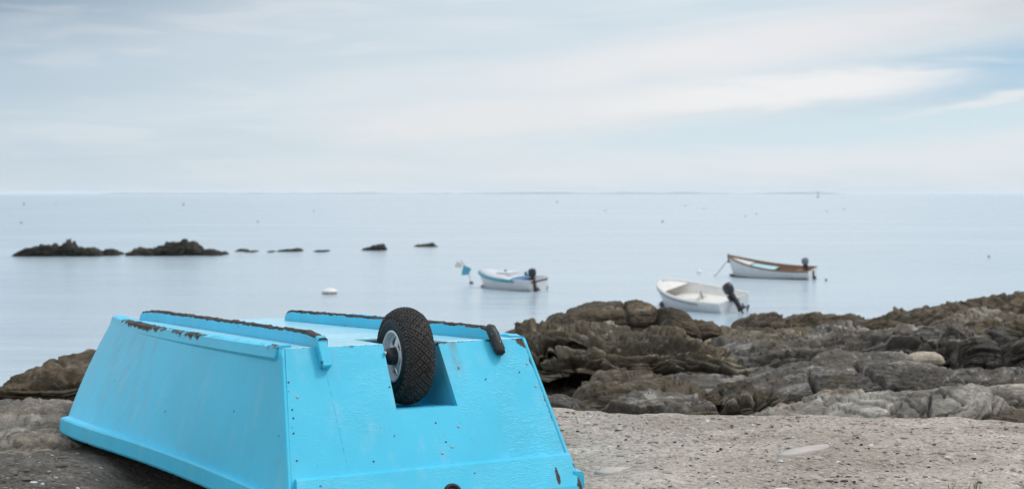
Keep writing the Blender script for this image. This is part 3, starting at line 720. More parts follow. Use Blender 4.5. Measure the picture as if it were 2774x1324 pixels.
# transom with the wheel notch
def transom():
    NB = .264                         # height of the notch floor
    def half(z): return g0 + (c0 - g0) * z / BH
    xl = np.linspace(0, 1, 34); parts = []
    def patch(fa, fb, z0, z1, nx, nz):
        P = np.zeros((nx, nz, 3))
        for j, z in enumerate(np.linspace(z0, z1, nz)):
            P[:, j, 0] = np.linspace(fa(z), fb(z), nx); P[:, j, 1] = RK * z / BH; P[:, j, 2] = z
        return P
    nl = lambda z: -.092; nr = lambda z: .118 - .018 * (z - NB) / (BH - NB)
    mb = MB(); W = []
    for P in (patch(lambda z: -half(z), nl, 0, NB, 24, 20), patch(nl, nr, 0, NB, 14, 20), patch(nr, half, 0, NB, 24, 20),
              patch(lambda z: -half(z), nl, NB, BH - .001, 24, 16), patch(nr, half, NB, BH - .001, 24, 16)):
        nu, nv = P.shape[:2]; idx = np.arange(nu * nv).reshape(nu, nv)
        mb.add(P.reshape(-1, 3), np.stack([idx[:-1, :-1], idx[1:, :-1], idx[1:, 1:], idx[:-1, 1:]], -1).reshape(-1, 4))
    V = np.array(mb.v)
    import bmesh
    me = bpy.data.meshes.new('transom_panel'); bm = bmesh.new()
    vs_ = [bm.verts.new(v) for v in V]
    for f in mb.f: bm.faces.new([vs_[i] for i in f])
    bmesh.ops.remove_doubles(bm, verts=bm.verts, dist=1e-5)
    bm.to_mesh(me); bm.free()
    o = link('transom_panel', me, M_hull, boat)
    V = np.array([v.co[:] for v in me.vertices])
    x, z = V[:, 0], V[:, 2]
    we = .12 + .30 * np.exp(-((z - BH) / .014) ** 2) + .30 * np.exp(-((x - half(z)) / .012) ** 2)
    we += .26 * np.exp(-((x - .405) / .03) ** 2 - ((z - .44) / .015) ** 2) + .32 * np.exp(-((x - .125) / .02) ** 2 - ((z - .262) / .008) ** 2)
    st = np.exp(-((x - .150 - .05 * (.45 - z)) / .012) ** 2) * np.clip((z - .30) / .14, 0, 1) * .95
    wr = np.clip(.10 + 1.0 * np.clip((x - .1) / .2, 0, 1) * np.clip((.45 - z) / .1, 0, 1) + .45 * np.exp(-((x + .2) / .09) ** 2 - ((z - .33) / .09) ** 2), 0, 1.2)
    vattr(o, 'wear', we); vattr(o, 'stain', st); vattr(o, 'wrinkle', wr)
    s_ = o.modifiers.new('thick', 'SOLIDIFY'); s_.thickness = .022; s_.offset = -1
    return o
transom()
def tz(x, z, out=0.0):
    'a point on the transom face, pushed out of it by out'
    n = Vector((0, -BH, RK)).normalized()
    return Vector((x, RK * z / BH, z)) + n * out
tn = Vector((0, -BH, RK)).normalized()
tup = Vector((0, RK, BH)).normalized()
TM = Matrix(((1, 0, 0, 0), (0, tup.y, tn.y, 0), (0, tup.z, tn.z, 0), (0, 0, 0, 1)))     # x across, y up the transom, z out of it

def attrs(o, wear=.15, stain=.0, wrinkle=.3, fn=None):
    V = np.array([v.co[:] for v in o.data.vertices])
    we = np.full(len(V), wear) if fn is None else fn(V)
    vattr(o, 'wear', we); vattr(o, 'stain', np.full(len(V), stain)); vattr(o, 'wrinkle', np.full(len(V), wrinkle))
    return o
def strip(name, pts, nrm, up, prof, wearf=None, wrinkle=.3, jag=0.0):
    'sweep a closed profile (out, up) along points; nrm and up give the frame at each point'
    n = len(pts); m = len(prof)
    P = np.zeros((n, m, 3)); W = np.zeros((n, m))
    for i in range(n):
        for j, (a, b_) in enumerate(prof):
            P[i, j] = np.array(pts[i]) + np.array(nrm[i]) * a + np.array(up[i]) * b_
    if jag:
        top = np.array([b_ for a, b_ in prof]) > max(b_ for a, b_ in prof) * .8
        nn = fbm(P * 26, 3)
        P[..., 2] += jag * nn * top[None]
    V = P.reshape(-1, 3); Fc = []
    for i in range(n - 1):
        for j in range(m):
            Fc.append((i * m + j, i * m + (j + 1) % m, (i + 1) * m + (j + 1) % m, (i + 1) * m + j))
    Fc.append(tuple(range(m))); Fc.append(tuple((n - 1) * m + j for j in range(m))[::-1])
    o = mesh(name, V, Fc, M_hull, boat, False)
    fix_normals(o)
    if wearf is None: attrs(o, .22, 0, wrinkle)
    else:
        u = np.repeat(np.linspace(0, 1, n), m); j = np.tile(np.arange(m), n)
        vattr(o, 'wear', wearf(u, j)); vattr(o, 'stain', np.zeros(len(V))); vattr(o, 'wrinkle', np.full(len(V), wrinkle))
    return o
def plan_frames(fx, fz, ys, sgn):
    pts = [np.array([sgn * fx(y), y, fz(y)]) for y in ys]
    nr = []
    for i in range(len(pts)):
        tg = pts[min(i + 1, len(pts) - 1)] - pts[max(i - 1, 0)]; tg /= np.linalg.norm(tg)
        v = np.array([tg[1], -tg[0], 0]) * sgn; nr.append(v / np.linalg.norm(v))
    return pts, nr, [np.array([0, 0, 1.0])] * len(pts)
# gunwale strakes along both sides, a wide board across the stern
ys = np.linspace(.0, YG + .01, 90)
for sgn in (-1, 1):
    p_, n_, u_ = plan_frames(lambda y: float(gun(np.array(y), sgn)), lambda y: float(sheer(np.array(y))), ys, sgn)
    # lean the strake with the flare of the side
    o = strip('gunwale_strake', p_, n_, u_, [(-.012, -.006), (.004, -.012), (.020, -.010), (.024, -.002), (.020, .046), (.014, .053), (-.014, .056)], wearf=lambda u, j: np.where((j == 1) | (j == 2), .42, .16), wrinkle=.2)
# chine strips: the overhanging edge of the bottom, worn and rusty on the near side
ys = np.linspace(RK + .02, YC + .004, 150)
for sgn in (-1, 1):
    p_, n_, u_ = plan_frames(lambda y: float(chine(np.array(y), sgn)), lambda y: float(bot(np.array(y), np.array(sgn * .45))), ys, sgn)
    def wf(u, j, sgn=sgn):
        base = np.where((j >= 3) & (j <= 4), .33, .16)
        patch_ = np.exp(-((u - .66) / .16) ** 2) + .55 * np.exp(-((u - .36) / .09) ** 2) + .3 * np.exp(-((u - .03) / .03) ** 2)
        return base + (.34 if sgn < 0 else .1) * patch_ * np.where((j >= 3) & (j <= 4), 1, np.where(j == 2, .22, .15))
    strip('chine_strip', p_, n_, u_, [(-.016, -.034), (.024, -.036), (.027, -.028), (.018, .002), (.006, .007), (-.03, .007), (-.03, -.02)], wearf=wf, wrinkle=.4, jag=.005)
# stern board
o = MB()
hw = lambda z: g0 + (c0 - g0) * z / BH
M4 = []
nb = 120
P = []
for z, out in ((-.012, .001), (-.012, .016), (.004, .020), (.025, .020), (.045, .020), (.068, .020), (.092, .020), (.101, .012), (.101, .001)):
    P.append([tz(x, z, out) for x in np.linspace(-hw(z) + .008, hw(z) + .004, nb)])
V = []; Fc = []
m = len(P)
for i in range(nb):
    for j in range(m): V.append(P[j][i])
for i in range(nb - 1):
    for j in range(m): Fc.append((i * m + j, i * m + (j + 1) % m, (i + 1) * m + (j + 1) % m, (i + 1) * m + j))
Fc += [tuple(range(m)), tuple((nb - 1) * m + j for j in range(m))[::-1]]
o = fix_normals(mesh('stern_board', V, Fc, M_hull, boat, False))
def wb(V_):
    return .14 + .50 * np.exp(-((V_[:, 0] - .40) / .012) ** 2 - ((V_[:, 2] - .045) / .04) ** 2) + .34 * np.exp(-((V_[:, 0] - .475) / .02) ** 2)
attrs(o, fn=wb, wrinkle=.6)

# runners on the upturned bottom
def runner(x0, x1, y1, wearf, hgt=.044, wid=.030, tailcurve=.012):
    n = 130
    ys_ = np.linspace(RK - .022, y1, n); V = []; Fc = []; W = []
    prof = [(-.5, 0), (-.5, .35), (-.5, .7), (-.5, .86), (-.36, 1), (.36, 1), (.5, .86), (.5, .7), (.5, .35), (.5, 0)]
    m = len(prof)
    for i, y in enumerate(ys_):
        q = (y - RK) / (y1 - RK); x = x0 + (x1 - x0) * q
        endr = min(1, math.sqrt(max(0, 1 - ((max(y, y1 - .05) - (y1 - .05)) / .05) ** 2)) * .75 + .25)
        hh = hgt * endr - tailcurve * max(0, 1 - (y - RK) / .12) ** 2
        for a, b_ in prof:
            jag = .0045 * float(perlin(np.array([x * 40 + 9, y * 34, a * 2.0])) + .6 * perlin(np.array([x * 90, y * 90, a * 5]))) if b_ > .8 else 0
            V.append((x + a * wid, y, float(bot(np.array(y), np.array(x))) + .0005 + hh * b_ + jag)); W.append((q, b_))
    for i in range(n - 1):
        for j in range(m - 1):
            Fc.append((i * m + j, i * m + j + 1, (i + 1) * m + j + 1, (i + 1) * m + j))
    Fc += [tuple(range(m)), tuple((n - 1) * m + j for j in range(m))[::-1]]
    o = fix_normals(mesh('runner', V, Fc, M_hull, boat, False))
    W = np.array(W)
    vattr(o, 'wear', wearf(W[:, 0], W[:, 1])); vattr(o, 'stain', np.full(len(V), .1)); vattr(o, 'wrinkle', np.full(len(V), .3))
    return o
r1 = runner(-.301, -.385, 2.12, lambda q, b_: np.where(b_ >= 1, .95, np.where(b_ > .8, .56 + .18 * np.exp(-(q / .15) ** 2), .18)))
r2 = runner(.297, .10, 1.66, lambda q, b_: np.where(b_ >= 1, .74, np.where(b_ > .8, .50, .18)))
r1['label'] = 'near runner with its painted top edge worn to dark bare wood'
# foot of the near runner: a painted wooden bar turned down over the stern
mb = MB(); mb.box(-.0155, .0155, -.0, .102, .0, .028)
o = mb.build('runner_foot', M_hull, r1, False, .004)
o.matrix_local = Matrix.Translation(tz(-.299, .390)) @ TM @ Matrix.Rotation(.05, 4, 'Z')
attrs(o, .36, 0, .2)
mb = MB()
for z in (.020, .045, .068): mb.lathe([(.0285, 0.0), (.0285, .0042), (.027, .0042)], 10, 'z', Matrix.Translation((.002, z, 0)) @ Matrix.Scale(1.35, 4, (0, 1, 0)))
ho = mb.build('nail_hole', M_hubk, r1, False); ho.matrix_local = o.matrix_local.copy(); ho['kind'] = 'stuff'
# foot of the far runner: a black rubber faced bar
pth = [tz(.294, .490, .004), tz(.297, .482, .012), tz(.299, .465, .016), tz(.303, .440, .016), tz(.308, .415, .016), tz(.310, .404, .015), tz(.311, .400, .012)]
mb = MB(); mb.tube(pth, [.013, .018, .019, .019, .019, .016, .006], 14)
o = mb.build('runner_foot', simple('worn_black_bar', (.022, .022, .024), .5, 0, .5, 50, .3), r2, True)
mb = MB(); mb.lathe([(.034, 0), (.0345, .003), (.0325, .0048)], 12, 'z'); o = mb.build('rivet', M_steel, r2, True)
o.matrix_local = Matrix.Translation(tz(.306, .434)) @ TM

# wheel well: floor, front board and two cheeks inside the notch
def board(name, quad, thick, mat=M_hull):
    o = mesh(name, quad, [(0, 1, 2, 3)], mat, boat, False)
    attrs(o, .16, .1, .2)
    s_ = o.modifiers.new('thick', 'SOLIDIFY'); s_.thickness = thick; s_.offset = 0
    return o
yb = RK * .264 / BH
board('well_floor', [(-.110, yb + .023, .258), (.138, yb + .023, .258), (.138, .60, .205), (-.110, .60, .205)], .010)
board('well_side', [(-.104, yb + .025, .262), (-.104, .60, .21), (-.104, .60, .436), (-.104, RK + .024, .436)], .012)
board('well_side', [(.128, yb + .025, .262), (.128, .60, .21), (.118, .60, .436), (.118, RK + .024, .436)], .012)
board('well_front', [(-.098, .575, .215), (.120, .575, .215), (.114, .575, .432), (-.098, .575, .432)], .012)
board('well_cleat', [(.112, .33, .33), (.112, .36, .33), (.103, .36, .44), (.103, .33, .44)], .012)

# the wheel
WX, WY, WZ, WR, WW = .020, .338, .405, .155, .100
wheel = empty('wheel', (WX, WY, WZ)); wheel.parent = boat
wheel.rotation_euler = (.4, 0, R_(-2))
wheel['label'] = 'small pneumatic wheel with black knobbly tyre and pale rim'
prof = []
for k in range(29):
    a = -math.pi * .5 - .95 + (math.pi + 1.9) * k / 28        # angle round the tyre section, 0 = outermost
    rr = .039
    prof.append((WW / 2 * math.sin(a) * (1.0 if abs(a) < 1.6 else .93), WR - .043 + .037 * math.cos(a) * (1.05 if abs(a) < .9 else 1.0)))
prof = [(-.030, .078), (-.040, .080), (-.046, .088), (-.0495, .100), (-.050, .108), (-.0485, .118), (-.0460, .1265), (-.0425, .1345), (-.036, .1425), (-.028, .1470), (-.018, .1498), (-.008, .1510),
        (.008, .1510), (.018, .1498), (.028, .1470), (.036, .1425), (.0425, .1345), (.0460, .1265), (.0485, .118), (.050, .108), (.0495, .100), (.046, .088), (.040, .080), (.030, .078)]
mb = MB(); mb.lathe(prof, 96, 'x')
for sx in (-1, 1):       # moulded rings on the sidewalls
    mb.lathe([(sx * .0484, .1055), (sx * .0515, .1065), (sx * .0515, .1085), (sx * .0480, .110)], 96, 'x')
    mb.lathe([(sx * .0455, .084), (sx * .0478, .0855), (sx * .0485, .0875), (sx * .0475, .0895)], 96, 'x')
tyre = mb.build('tyre', M_black, wheel, True)
# tread: lozenge blocks with sunken middles in staggered rows
def prof_pt(s):
    'point and outward normal on the crown, s = distance across from the middle'
    a = s / .047
    ax = .0455 * math.sin(a * .95); r = .1510 - .033 * (1 - math.cos(a * .95)) * 1.05
    nx, nr = math.sin(a * .95) * .9, math.cos(a * .95); l = math.hypot(nx, nr)
    return ax, r, nx / l, nr / l
mb = MB()
NR = 34
rows = [-.044, -.0293, -.0146, 0, .0146, .0293, .044]
for ri, s0 in enumerate(rows):
    for k in range(NR):
        th0 = 2 * math.pi * (k + .5 * (ri % 2)) / NR
        def P3(ds, dt, h):
            ax, r, nx, nr = prof_pt(s0 + ds)
            th = th0 + dt / r
            r2 = r + h * nr; return (ax + h * nx, r2 * math.cos(th), r2 * math.sin(th))
        ha, hb_ = .0118, .0118
        dia = [(-1, 0), (0, -1), (1, 0), (0, 1)]
        V = [P3(a * ha * 1.0, b_ * hb_ * 1.0, -.001) for a, b_ in dia] + [P3(a * ha * .86, b_ * hb_ * .86, .0062) for a, b_ in dia] + \
            [P3(a * ha * .50, b_ * hb_ * .50, .0062) for a, b_ in dia] + [P3(a * ha * .40, b_ * hb_ * .40, .0022) for a, b_ in dia]
        Fc = []
        for lev in range(3):
            for q in range(4): Fc.append((lev * 4 + q, lev * 4 + (q + 1) % 4, lev * 4 + 4 + (q + 1) % 4, lev * 4 + 4 + q))
        Fc.append((12, 13, 14, 15))
        mb.add(V, Fc)
# shoulder lugs
for sx in (-1, 1):
    for k in range(NR * 2):
        th0 = 2 * math.pi * k / (NR * 2); lng = .012 if k % 2 else .018
        V = []
        for r, ax in ((.1395, .0415), (.1395 - lng, .0415 + lng * .36)):
            for h in (-.001, .0030):
                for dt in (-.0036, .0036):
                    th = th0 + dt / r
                    rr = r + h * .5
                    V.append((sx * (ax + h), rr * math.cos(th), rr * math.sin(th)))
        mb.add(V, [(0, 1, 3, 2), (4, 6, 7, 5), (2, 3, 7, 6), (0, 2, 6, 4), (1, 5, 7, 3)])
tread = mb.build('tread', M_tread, wheel, False); fix_normals(tread); tread['kind'] = 'stuff'
# rim: dished face with five windows
na, nr_ = 100, 9
radii = np.linspace(.030, .074, nr_)
V = []; Fc = []
for i in range(na):
    for j, r in enumerate(radii):
        a = 2 * math.pi * i / na
        # spokes narrower towards the hub
        sect = (i % 20)
        V.append((-.026 - .010 * (1 - (r - .030) / .044), r * math.cos(a), r * math.sin(a)))
for i in range(na):
    for j in range(nr_ - 1):
        sct = i % 20; lim = 3 + (nr_ - 2 - j) * .35
        hole = 1 <= j <= 5 and lim <= sct < 20 - lim
        if not hole: Fc.append((i * nr_ + j, ((i + 1) % na) * nr_ + j, ((i + 1) % na) * nr_ + j + 1, i * nr_ + j + 1))
o = fix_normals(mesh('rim', V, Fc, M_rim, wheel, True)); s_ = o.modifiers.new('thick', 'SOLIDIFY'); s_.thickness = .006
mb = MB(); mb.lathe([(-.024, .068), (-.030, .072), (-.040, .074), (-.047, .077), (-.049, .080), (-.047, .083), (-.042, .084), (-.036, .083), (.036, .083), (.048, .080), (.036, .07)], 80, 'x')
mb.build('rim_ring', M_rim, wheel, True)
mb = MB(); mb.lathe([(.0, .030), (.0, .074)], 60, 'x'); mb.lathe([(-.02, .030), (.03, .032)], 40, 'x')
mb.build('rim_back', simple('rim_inside', (.30, .30, .31), .5), wheel, True)
mb = MB(); mb.lathe([(-.036, .029), (-.050, .028), (-.064, .025), (-.069, .020), (-.070, .0)], 40, 'x')
mb.build('hub', M_hubk, wheel, True)
mb = MB()
mb.tube([(-.112, .0, 0), (.10, 0, 0)], .007, 12)
mb.lathe([(-.082, 0), (-.082, .013), (-.072, .013), (-.072, 0)], 6, 'x')
o = mb.build('axle', M_steel, wheel, True)
for yy_, zz_ in ((-.012, .024), (-.013, -.010), (.004, -.035)):
    mb = MB(); mb.lathe([(0, 0), (0, .0062), (.004, .0062), (.006, .004), (.0065, 0)], 8, 'z')
    o = mb.build('bolt', M_steel, boat, True); o.matrix_local = Matrix.Translation((-.096, WY - .085 + yy_, WZ + zz_)) @ Matrix.Rotation(R_(90), 4, 'Y')

# painted over joint in the plywood, running down from the near runner
r_ = np.random.RandomState(5); pts = []
for k_ in range(40):
    z = .398 - k_ * .0072; pts.append(tz(-.297 + .012 * k_ / 40 + r_.normal(0, .0009), z, -.0002))
mb = MB(); mb.tube(pts, [abs(r_.normal(.0005, .0005)) + .0002 for _ in pts], 6)
attrs(mb.build('joint_bead', M_hull, boat, True), .1, 0, .2)
# bright screw heads and dark nail holes in the stern, hole and ring at its lower edge
screw_me = None
for x, z in ((-.401, .318), (.408, .375), (.418, .305), (.105, .205), (.068, .150), (.03, .135)):
    if screw_me is None:
        mb = MB(); mb.lathe([(.0, .0048), (.0015, .0042), (.0026, .0022), (.0028, 0)], 10, 'z')
        o = mb.build('screw', simple('dull_screw', (.40, .44, .46), .5, .5, .1, 60), boat, True); screw_me = o.data
    else: o = link('screw', screw_me, None, boat)
    o.matrix_local = Matrix.Translation(tz(x, z, .0002)) @ TM
nail_me = None
for x, z in ((-.421, .360), (-.424, .285), (-.425, .262), (-.432, .222), (-.436, .150), (-.10, .33), (.03, .22), (.05, .165), (.24, .335), (.37, .35), (-.2, .13)):
    if nail_me is None:
        mb = MB(); mb.lathe([(.0, .0030), (.0008, .0030), (.0009, 0)], 9, 'z')
        o = mb.build('nail', M_hubk, boat, False); nail_me = o.data
    else: o = link('nail', nail_me, None, boat)
    o.matrix_local = Matrix.Translation(tz(x, z, .0002)) @ TM
mb = MB()
mb.lathe([(.018, .018), (.026, .019), (.028, .024), (.026, .029), (.019, .031)], 28, 'z')
o = mb.build('hole_ring', M_black, boat, True); o.matrix_local = Matrix.Translation(tz(.025, .020)) @ TM
mb = MB(); mb.lathe([(.0205, .0), (.0205, .019)], 24, 'z')
o = mb.build('rope_hole', M_hubk, boat, True); o.matrix_local = Matrix.Translation(tz(.025, .020)) @ TM

# ------------------------------------------------------------------ moored boats
M_white = simple('white_hull', (.66, .665, .67), .35, 0, .06, 4)
M_offw = simple('cream_liner', (.76, .73, .68), .5, 0, .07, 5)
M_teal = simple('teal_paint', (.05, .27, .36), .4, 0, .12, 6)
M_bluec = simple('blue_tarp', (.03, .16, .36), .5, 0, .2, 8)
M_navy = simple('navy_antifoul', (.008, .025, .05), .5, 0, .2, 6)
M_brownp = simple('brown_rail', (.20, .105, .05), .5, 0, .2, 10)
M_motor = simple('black_cowl', (.016, .018, .022), .3, 0, .2, 12)
M_motorg = simple('grey_cowl', (.17, .20, .24), .35, 0, .2, 12)
M_pale_blue = simple('pale_blue_deck', (.38, .62, .70), .5, 0, .1, 8)
M_rust = simple('rusty_leg', (.06, .04, .03), .6, 0, .3, 20)
def skiff(name, label, px, wl, phi, L, B, free, bowup, roll=0, pitch=0):
    dist = F * 4 / (wl - HY)
    p = at(px, wl, dist)
    e = empty(name, (p[0], p[1], SEA), (R_(roll), R_(pitch), R_(90 + phi)))
    tag(e, label, 'boat', 'small boats moored off the rocks')
    e['dims'] = (L, B, free, bowup)
    return e
BLUNT = [2.3, .75]
def beam(s, B): return B / 2 * (1 - np.clip((s - .35) / .65, 0, 1) ** BLUNT[0]) ** BLUNT[1] * (.86 + .14 * np.clip(s / .35, 0, 1)) 
def sheer_b(s, free, bowup): return free + bowup * np.clip(s, 0, 1) ** 2.4 + .04 * (1 - s) ** 2
def skin(e, L, B, free, bowup, mat, low=-.12, inset=0.0, name='hull', z0=None, z1f=1.0, bottom=None, bottom_h=.07):
    ns, nv = 40, 12; P = np.zeros((ns, 2 * nv - 1, 3))
    for i, s in enumerate(np.linspace(0, 1, ns)):
        b_ = max(float(beam(np.array(s), B)) - inset, .004); top = float(sheer_b(np.array(s), free, bowup))
        for j, v_ in enumerate(np.linspace(-1, 1, 2 * nv - 1)):
            a = abs(v_); zz = low + (top - low) * a
            wide = (.60 + .40 * a ** .6) if s < .9 else (.35 + .65 * a ** .7)
            rake = L * .07 * (1 - a) * s ** 3
            P[i, j] = ((s - .5) * L - rake, np.sign(v_) * b_ * wide * (1 if a > .12 else a / .12), zz)
    o = grid_mesh(name, P, mat, e)
    s_ = o.modifiers.new('thick', 'SOLIDIFY'); s_.thickness = .03; s_.offset = 0
    return o
def rail(e, L, B, free, bowup, mat, r=.03, s0=0.0, s1=1.0, zoff=0.0, out=.0, name='gunwale_rail', flat=1.0):
    pts = []
    ss = np.linspace(s0, s1, 26)
    for s in ss: pts.append(((s - .5) * L, float(beam(np.array(s), B)) + out, float(sheer_b(np.array(s), free, bowup)) + zoff))
    pts2 = [(x, -y, z) for x, y, z in pts]
    mb = MB(); mb.tube(pts, r, 8); mb.tube(pts2, r, 8)
    return mb.build(name, mat, e, True)
def transom_b(e, L, B, free, mat, low=-.12, cut=.0):
    b_ = float(beam(np.array(0.0), B)); top = free + .04
    V = []
    for a in np.linspace(-1, 1, 15):
        V.append((-L / 2 - .01, b_ * (.60 + .40 * abs(a) ** .6) * np.sign(a) if abs(a) > .12 else b_ * .68 * a / .12, low + (top - low) * abs(a)))
    V += [(-L / 2 - .01, b_ * .3, top - cut), (-L / 2 - .01, -b_ * .3, top - cut)]
    o = mesh('transom', V, [tuple(range(len(V)))], mat, e, False)
    s_ = o.modifiers.new('thick', 'SOLIDIFY'); s_.thickness = .05; s_.offset = 0
    return o
def deck(e, L, B, free, bowup, mat, s0, s1, drop=.05, camber=.0, name='deck', inset=.04):
    ns, nv = 24, 13; P = np.zeros((ns, nv, 3))
    for i, s in enumerate(np.linspace(s0, s1, ns)):
        b_ = max(float(beam(np.array(s), B)) - inset, .004); z = float(sheer_b(np.array(s), free, bowup)) - drop
        k = min(1, math.sqrt(max(0, (s - s0) / .12))) * min(1, math.sqrt(max(0, (s1 - s) / .15)))
        for j, v_ in enumerate(np.linspace(-1, 1, nv)):
            P[i, j] = ((s - .5) * L, b_ * v_, z + camber * k * (1 - abs(v_) ** 2.5))
    o = grid_mesh(name, P, mat, e)
    s_ = o.modifiers.new('thick', 'SOLIDIFY'); s_.thickness = .02
    return o
def outboard(e, L, free, tilt, mcowl, scale=1.0, y=0.0, leg_mat=None):
    m_ = empty('outboard_motor', (-L / 2 - .10, y, free + .10)); m_.parent = e
    m_.rotation_euler = (0, R_(tilt), 0); m_.scale = (scale,) * 3
    mb = MB()
    P = []
    for z, hx, hy, cx in ((.04, .13, .10, 0), (.10, .19, .14, .01), (.24, .21, .15, .0), (.36, .19, .14, -.01), (.42, .13, .10, -.015), (.44, .02, .02, -.02)):
        P.append([(cx + hx * math.copysign(abs(math.cos(a)) ** .7, math.cos(a)), hy * math.copysign(abs(math.sin(a)) ** .7, math.sin(a)), z) for a in np.linspace(0, 2 * math.pi, 16, endpoint=False)])
    V = [v for r in P for v in r]
    Fc = [(i * 16 + k, i * 16 + (k + 1) % 16, (i + 1) * 16 + (k + 1) % 16, (i + 1) * 16 + k) for i in range(5) for k in range(16)] + [tuple(range(16))[::-1], tuple(80 + k for k in range(16))]
    mb.add(V, Fc); mb.build('cowl', mcowl, m_, True)
    mb = MB(); mb.box(-.10, .06, -.055, .055, -.55, .05); mb.box(-.15, .09, -.07, .07, -.30, -.26); mb.box(-.20, .10, -.05, .05, -.68, -.55); mb.box(-.06, .02, -.015, .015, -.82, -.68)
    mb.box(.05, .16, -.12, .12, -.22, .02)
    mb.build('leg', leg_mat or M_motor, m_, False, .015)
    mb = MB()
    for k in range(3):
        mb.box(-.235, -.215, -.03, .03, .02, .13, Matrix.Translation((0, 0, -.61)) @ Matrix.Rotation(2.1 * k, 4, 'X'))
    mb.build('propeller', M_hubk, m_, False)
    return m_

# boat with teal rail and white cover
L, B, fr, bu = 3.35, 1.35, .47, .22
e = skiff('moored_boat', 'small white boat with a teal rail, covered foredeck and upright dark motor', 1380, 782, 47, L, B, fr, bu, -6, 0)
skin(e, L, B, fr, bu, M_white); transom_b(e, L, B, fr, M_white, cut=.02)
skin(e, L, B * 1.01, .07, 0, M_motorg, low=-.15, name='boot_stripe')
rail(e, L, B, fr, bu, M_teal, .065, .24, 1.0, -.03, .012, 'teal_rail'); rail(e, L, B, fr, bu, M_white, .03, 0, .34)
deck(e, L, B, fr, bu, M_white, .34, .985, .0, .17, 'foredeck', .03)
mb = MB(); mb.box(-.42, .50, -.36, .36, fr - .02, fr + .20); mb.box(-.36, .42, -.30, .30, fr + .20, fr + .27); mb.build('cuddy_top', M_white, e, False, .05)
deck(e, L, B, fr, bu, M_bluec, .22, .40, .03, .10, 'blue_tarp', .02)
deck(e, L, B, fr * .55, 0, M_offw, .01, .40, .0, 0, 'cockpit_floor', .10)
mb = MB(); mb.box(-L / 2 - .005, -L / 2 + .02, -.52, .52, fr - .075, fr - .01); o = mb.build('transom_slot', M_hubk, e); o.location = (-.045, 0, 0)
mb = MB(); mb.box(-.55, -.45, -B / 2 + .10, -B / 2 + .16, fr + .0, fr + .20); mb.build('coaming_opening', M_hubk, e, False, .02)
mb = MB(); mb.lathe([(0, .05), (.05, .05), (.08, .03), (.08, 0)], 14, 'z'); o = mb.build('deck_fitting', M_motorg, e, True); o.location = (.15, 0, fr + .27)
outboard(e, L - .2, fr + .04, 8, M_motor, .85, 0.32, M_rust)
# white boat with cream inside and tilted black motor
BLUNT[:] = [2.7, .58]
L, B, fr, bu = 3.3, 1.85, .52, .30
e = skiff('moored_boat', 'white open boat with cream inside and tilted black motor, nearest the rocks', 1890, 836, 40, L, B, fr, bu, -11, -3)
skin(e, L, B, fr, bu, M_white); transom_b(e, L, B, fr, M_white)
skin(e, L, B * 1.01, .10, 0, M_navy, low=-.2, name='antifouling_band')
skin(e, L, B, fr - .02, bu, M_offw, low=.22, inset=.06, name='liner')
rail(e, L, B, fr, bu, M_offw, .05, 0, 1.0, 0, -.03); rail(e, L, B, fr, bu, M_motorg, .022, .25, 1.0, -.07, .012, 'rubbing_strip')
deck(e, L, B, fr, bu, M_offw, .78, .99, .02, .06, 'foredeck', .03); deck(e, L, B, .34, 0, M_offw, .02, .86, 0, 0, 'floor', .10)
mb = MB(); mb.box(-.15, .10, -.35, .35, .36, .46); mb.build('thwart', M_offw, e, False, .01)
mb = MB(); mb.box(-1.6, -1.2, -.6, .6, .36, .46); mb.build('thwart', M_offw, e, False, .01)
mb = MB(); mb.tube([(.1, -.35, .52), (-.5, .25, .50)], .035, 8); mb.build('oar', simple('oar_wood', (.28, .24, .2), .6), e, True)
outboard(e, L - .12, fr + .12, 34, M_motor, .95, .1)
# wooden boat with brown rail
BLUNT[:] = [2.3, .75]
L, B, fr, bu = 4.15, 1.5, .43, .58
e = skiff('moored_boat', 'white clinker style boat with brown gunwale and high bow, farthest right', 2086, 752, 58, L, B, fr, bu, -7, 0)
skin(e, L, B, fr, bu, M_white); transom_b(e, L, B, fr, M_white)
skin(e, L, B * 1.01, .10, 0, M_rust, low=-.2, name='boot_stripe')
skin(e, L, B, fr - .02, bu, M_brownp, low=.10, inset=.06, name='liner')
rail(e, L, B, fr, bu, M_brownp, .045, 0, 1.0, 0, .005)
deck(e, L, B, fr, bu, M_white, .72, .985, .06, .02, 'foredeck', .05); deck(e, L, B, fr, bu, M_pale_blue, .44, .72, .10, .03, 'cover', .06)
deck(e, L, B, .16, 0, M_brownp, .02, .46, 0, 0, 'floor', .12)
mb = MB(); mb.box(-1.5, -1.2, -.62, .62, .32, .36); mb.build('thwart', M_brownp, e, False, .01)
mb = MB(); mb.box(L / 2 - .07, L / 2 + .03, -.03, .03, fr + bu - .35, fr + bu + .08); mb.build('stem_post', M_brownp, e, False, .01)
mb = MB(); mb.box(-L / 2 - .17, -L / 2 - .03, -.03, .03, -.2, .16); mb.box(-L / 2 - .10, -L / 2 - .03, -.03, .03, .1, .42); mb.build('rudder', M_rust, e, False, .01)
mb = MB(); mb.box(-L / 2 + .0, -L / 2 + .04, -.72, .72, fr + .0, fr + .07); o = mb.build('transom_rail', M_brownp, e, False, .01); o.location = (-.03, 0, 0)
outboard(e, L - .7, fr + .16, 10, M_motorg, .8, .1, M_rust)
mb = MB(); mb.tube([(L / 2, 0, fr + bu - .2), (L / 2 + .25, .1, .5), (L / 2 + .55, .2, .12), (L / 2 + .8, .3, -.05)], .02, 6); mb.build('mooring_line', simple('rope', (.3, .31, .32), .9), e, True)

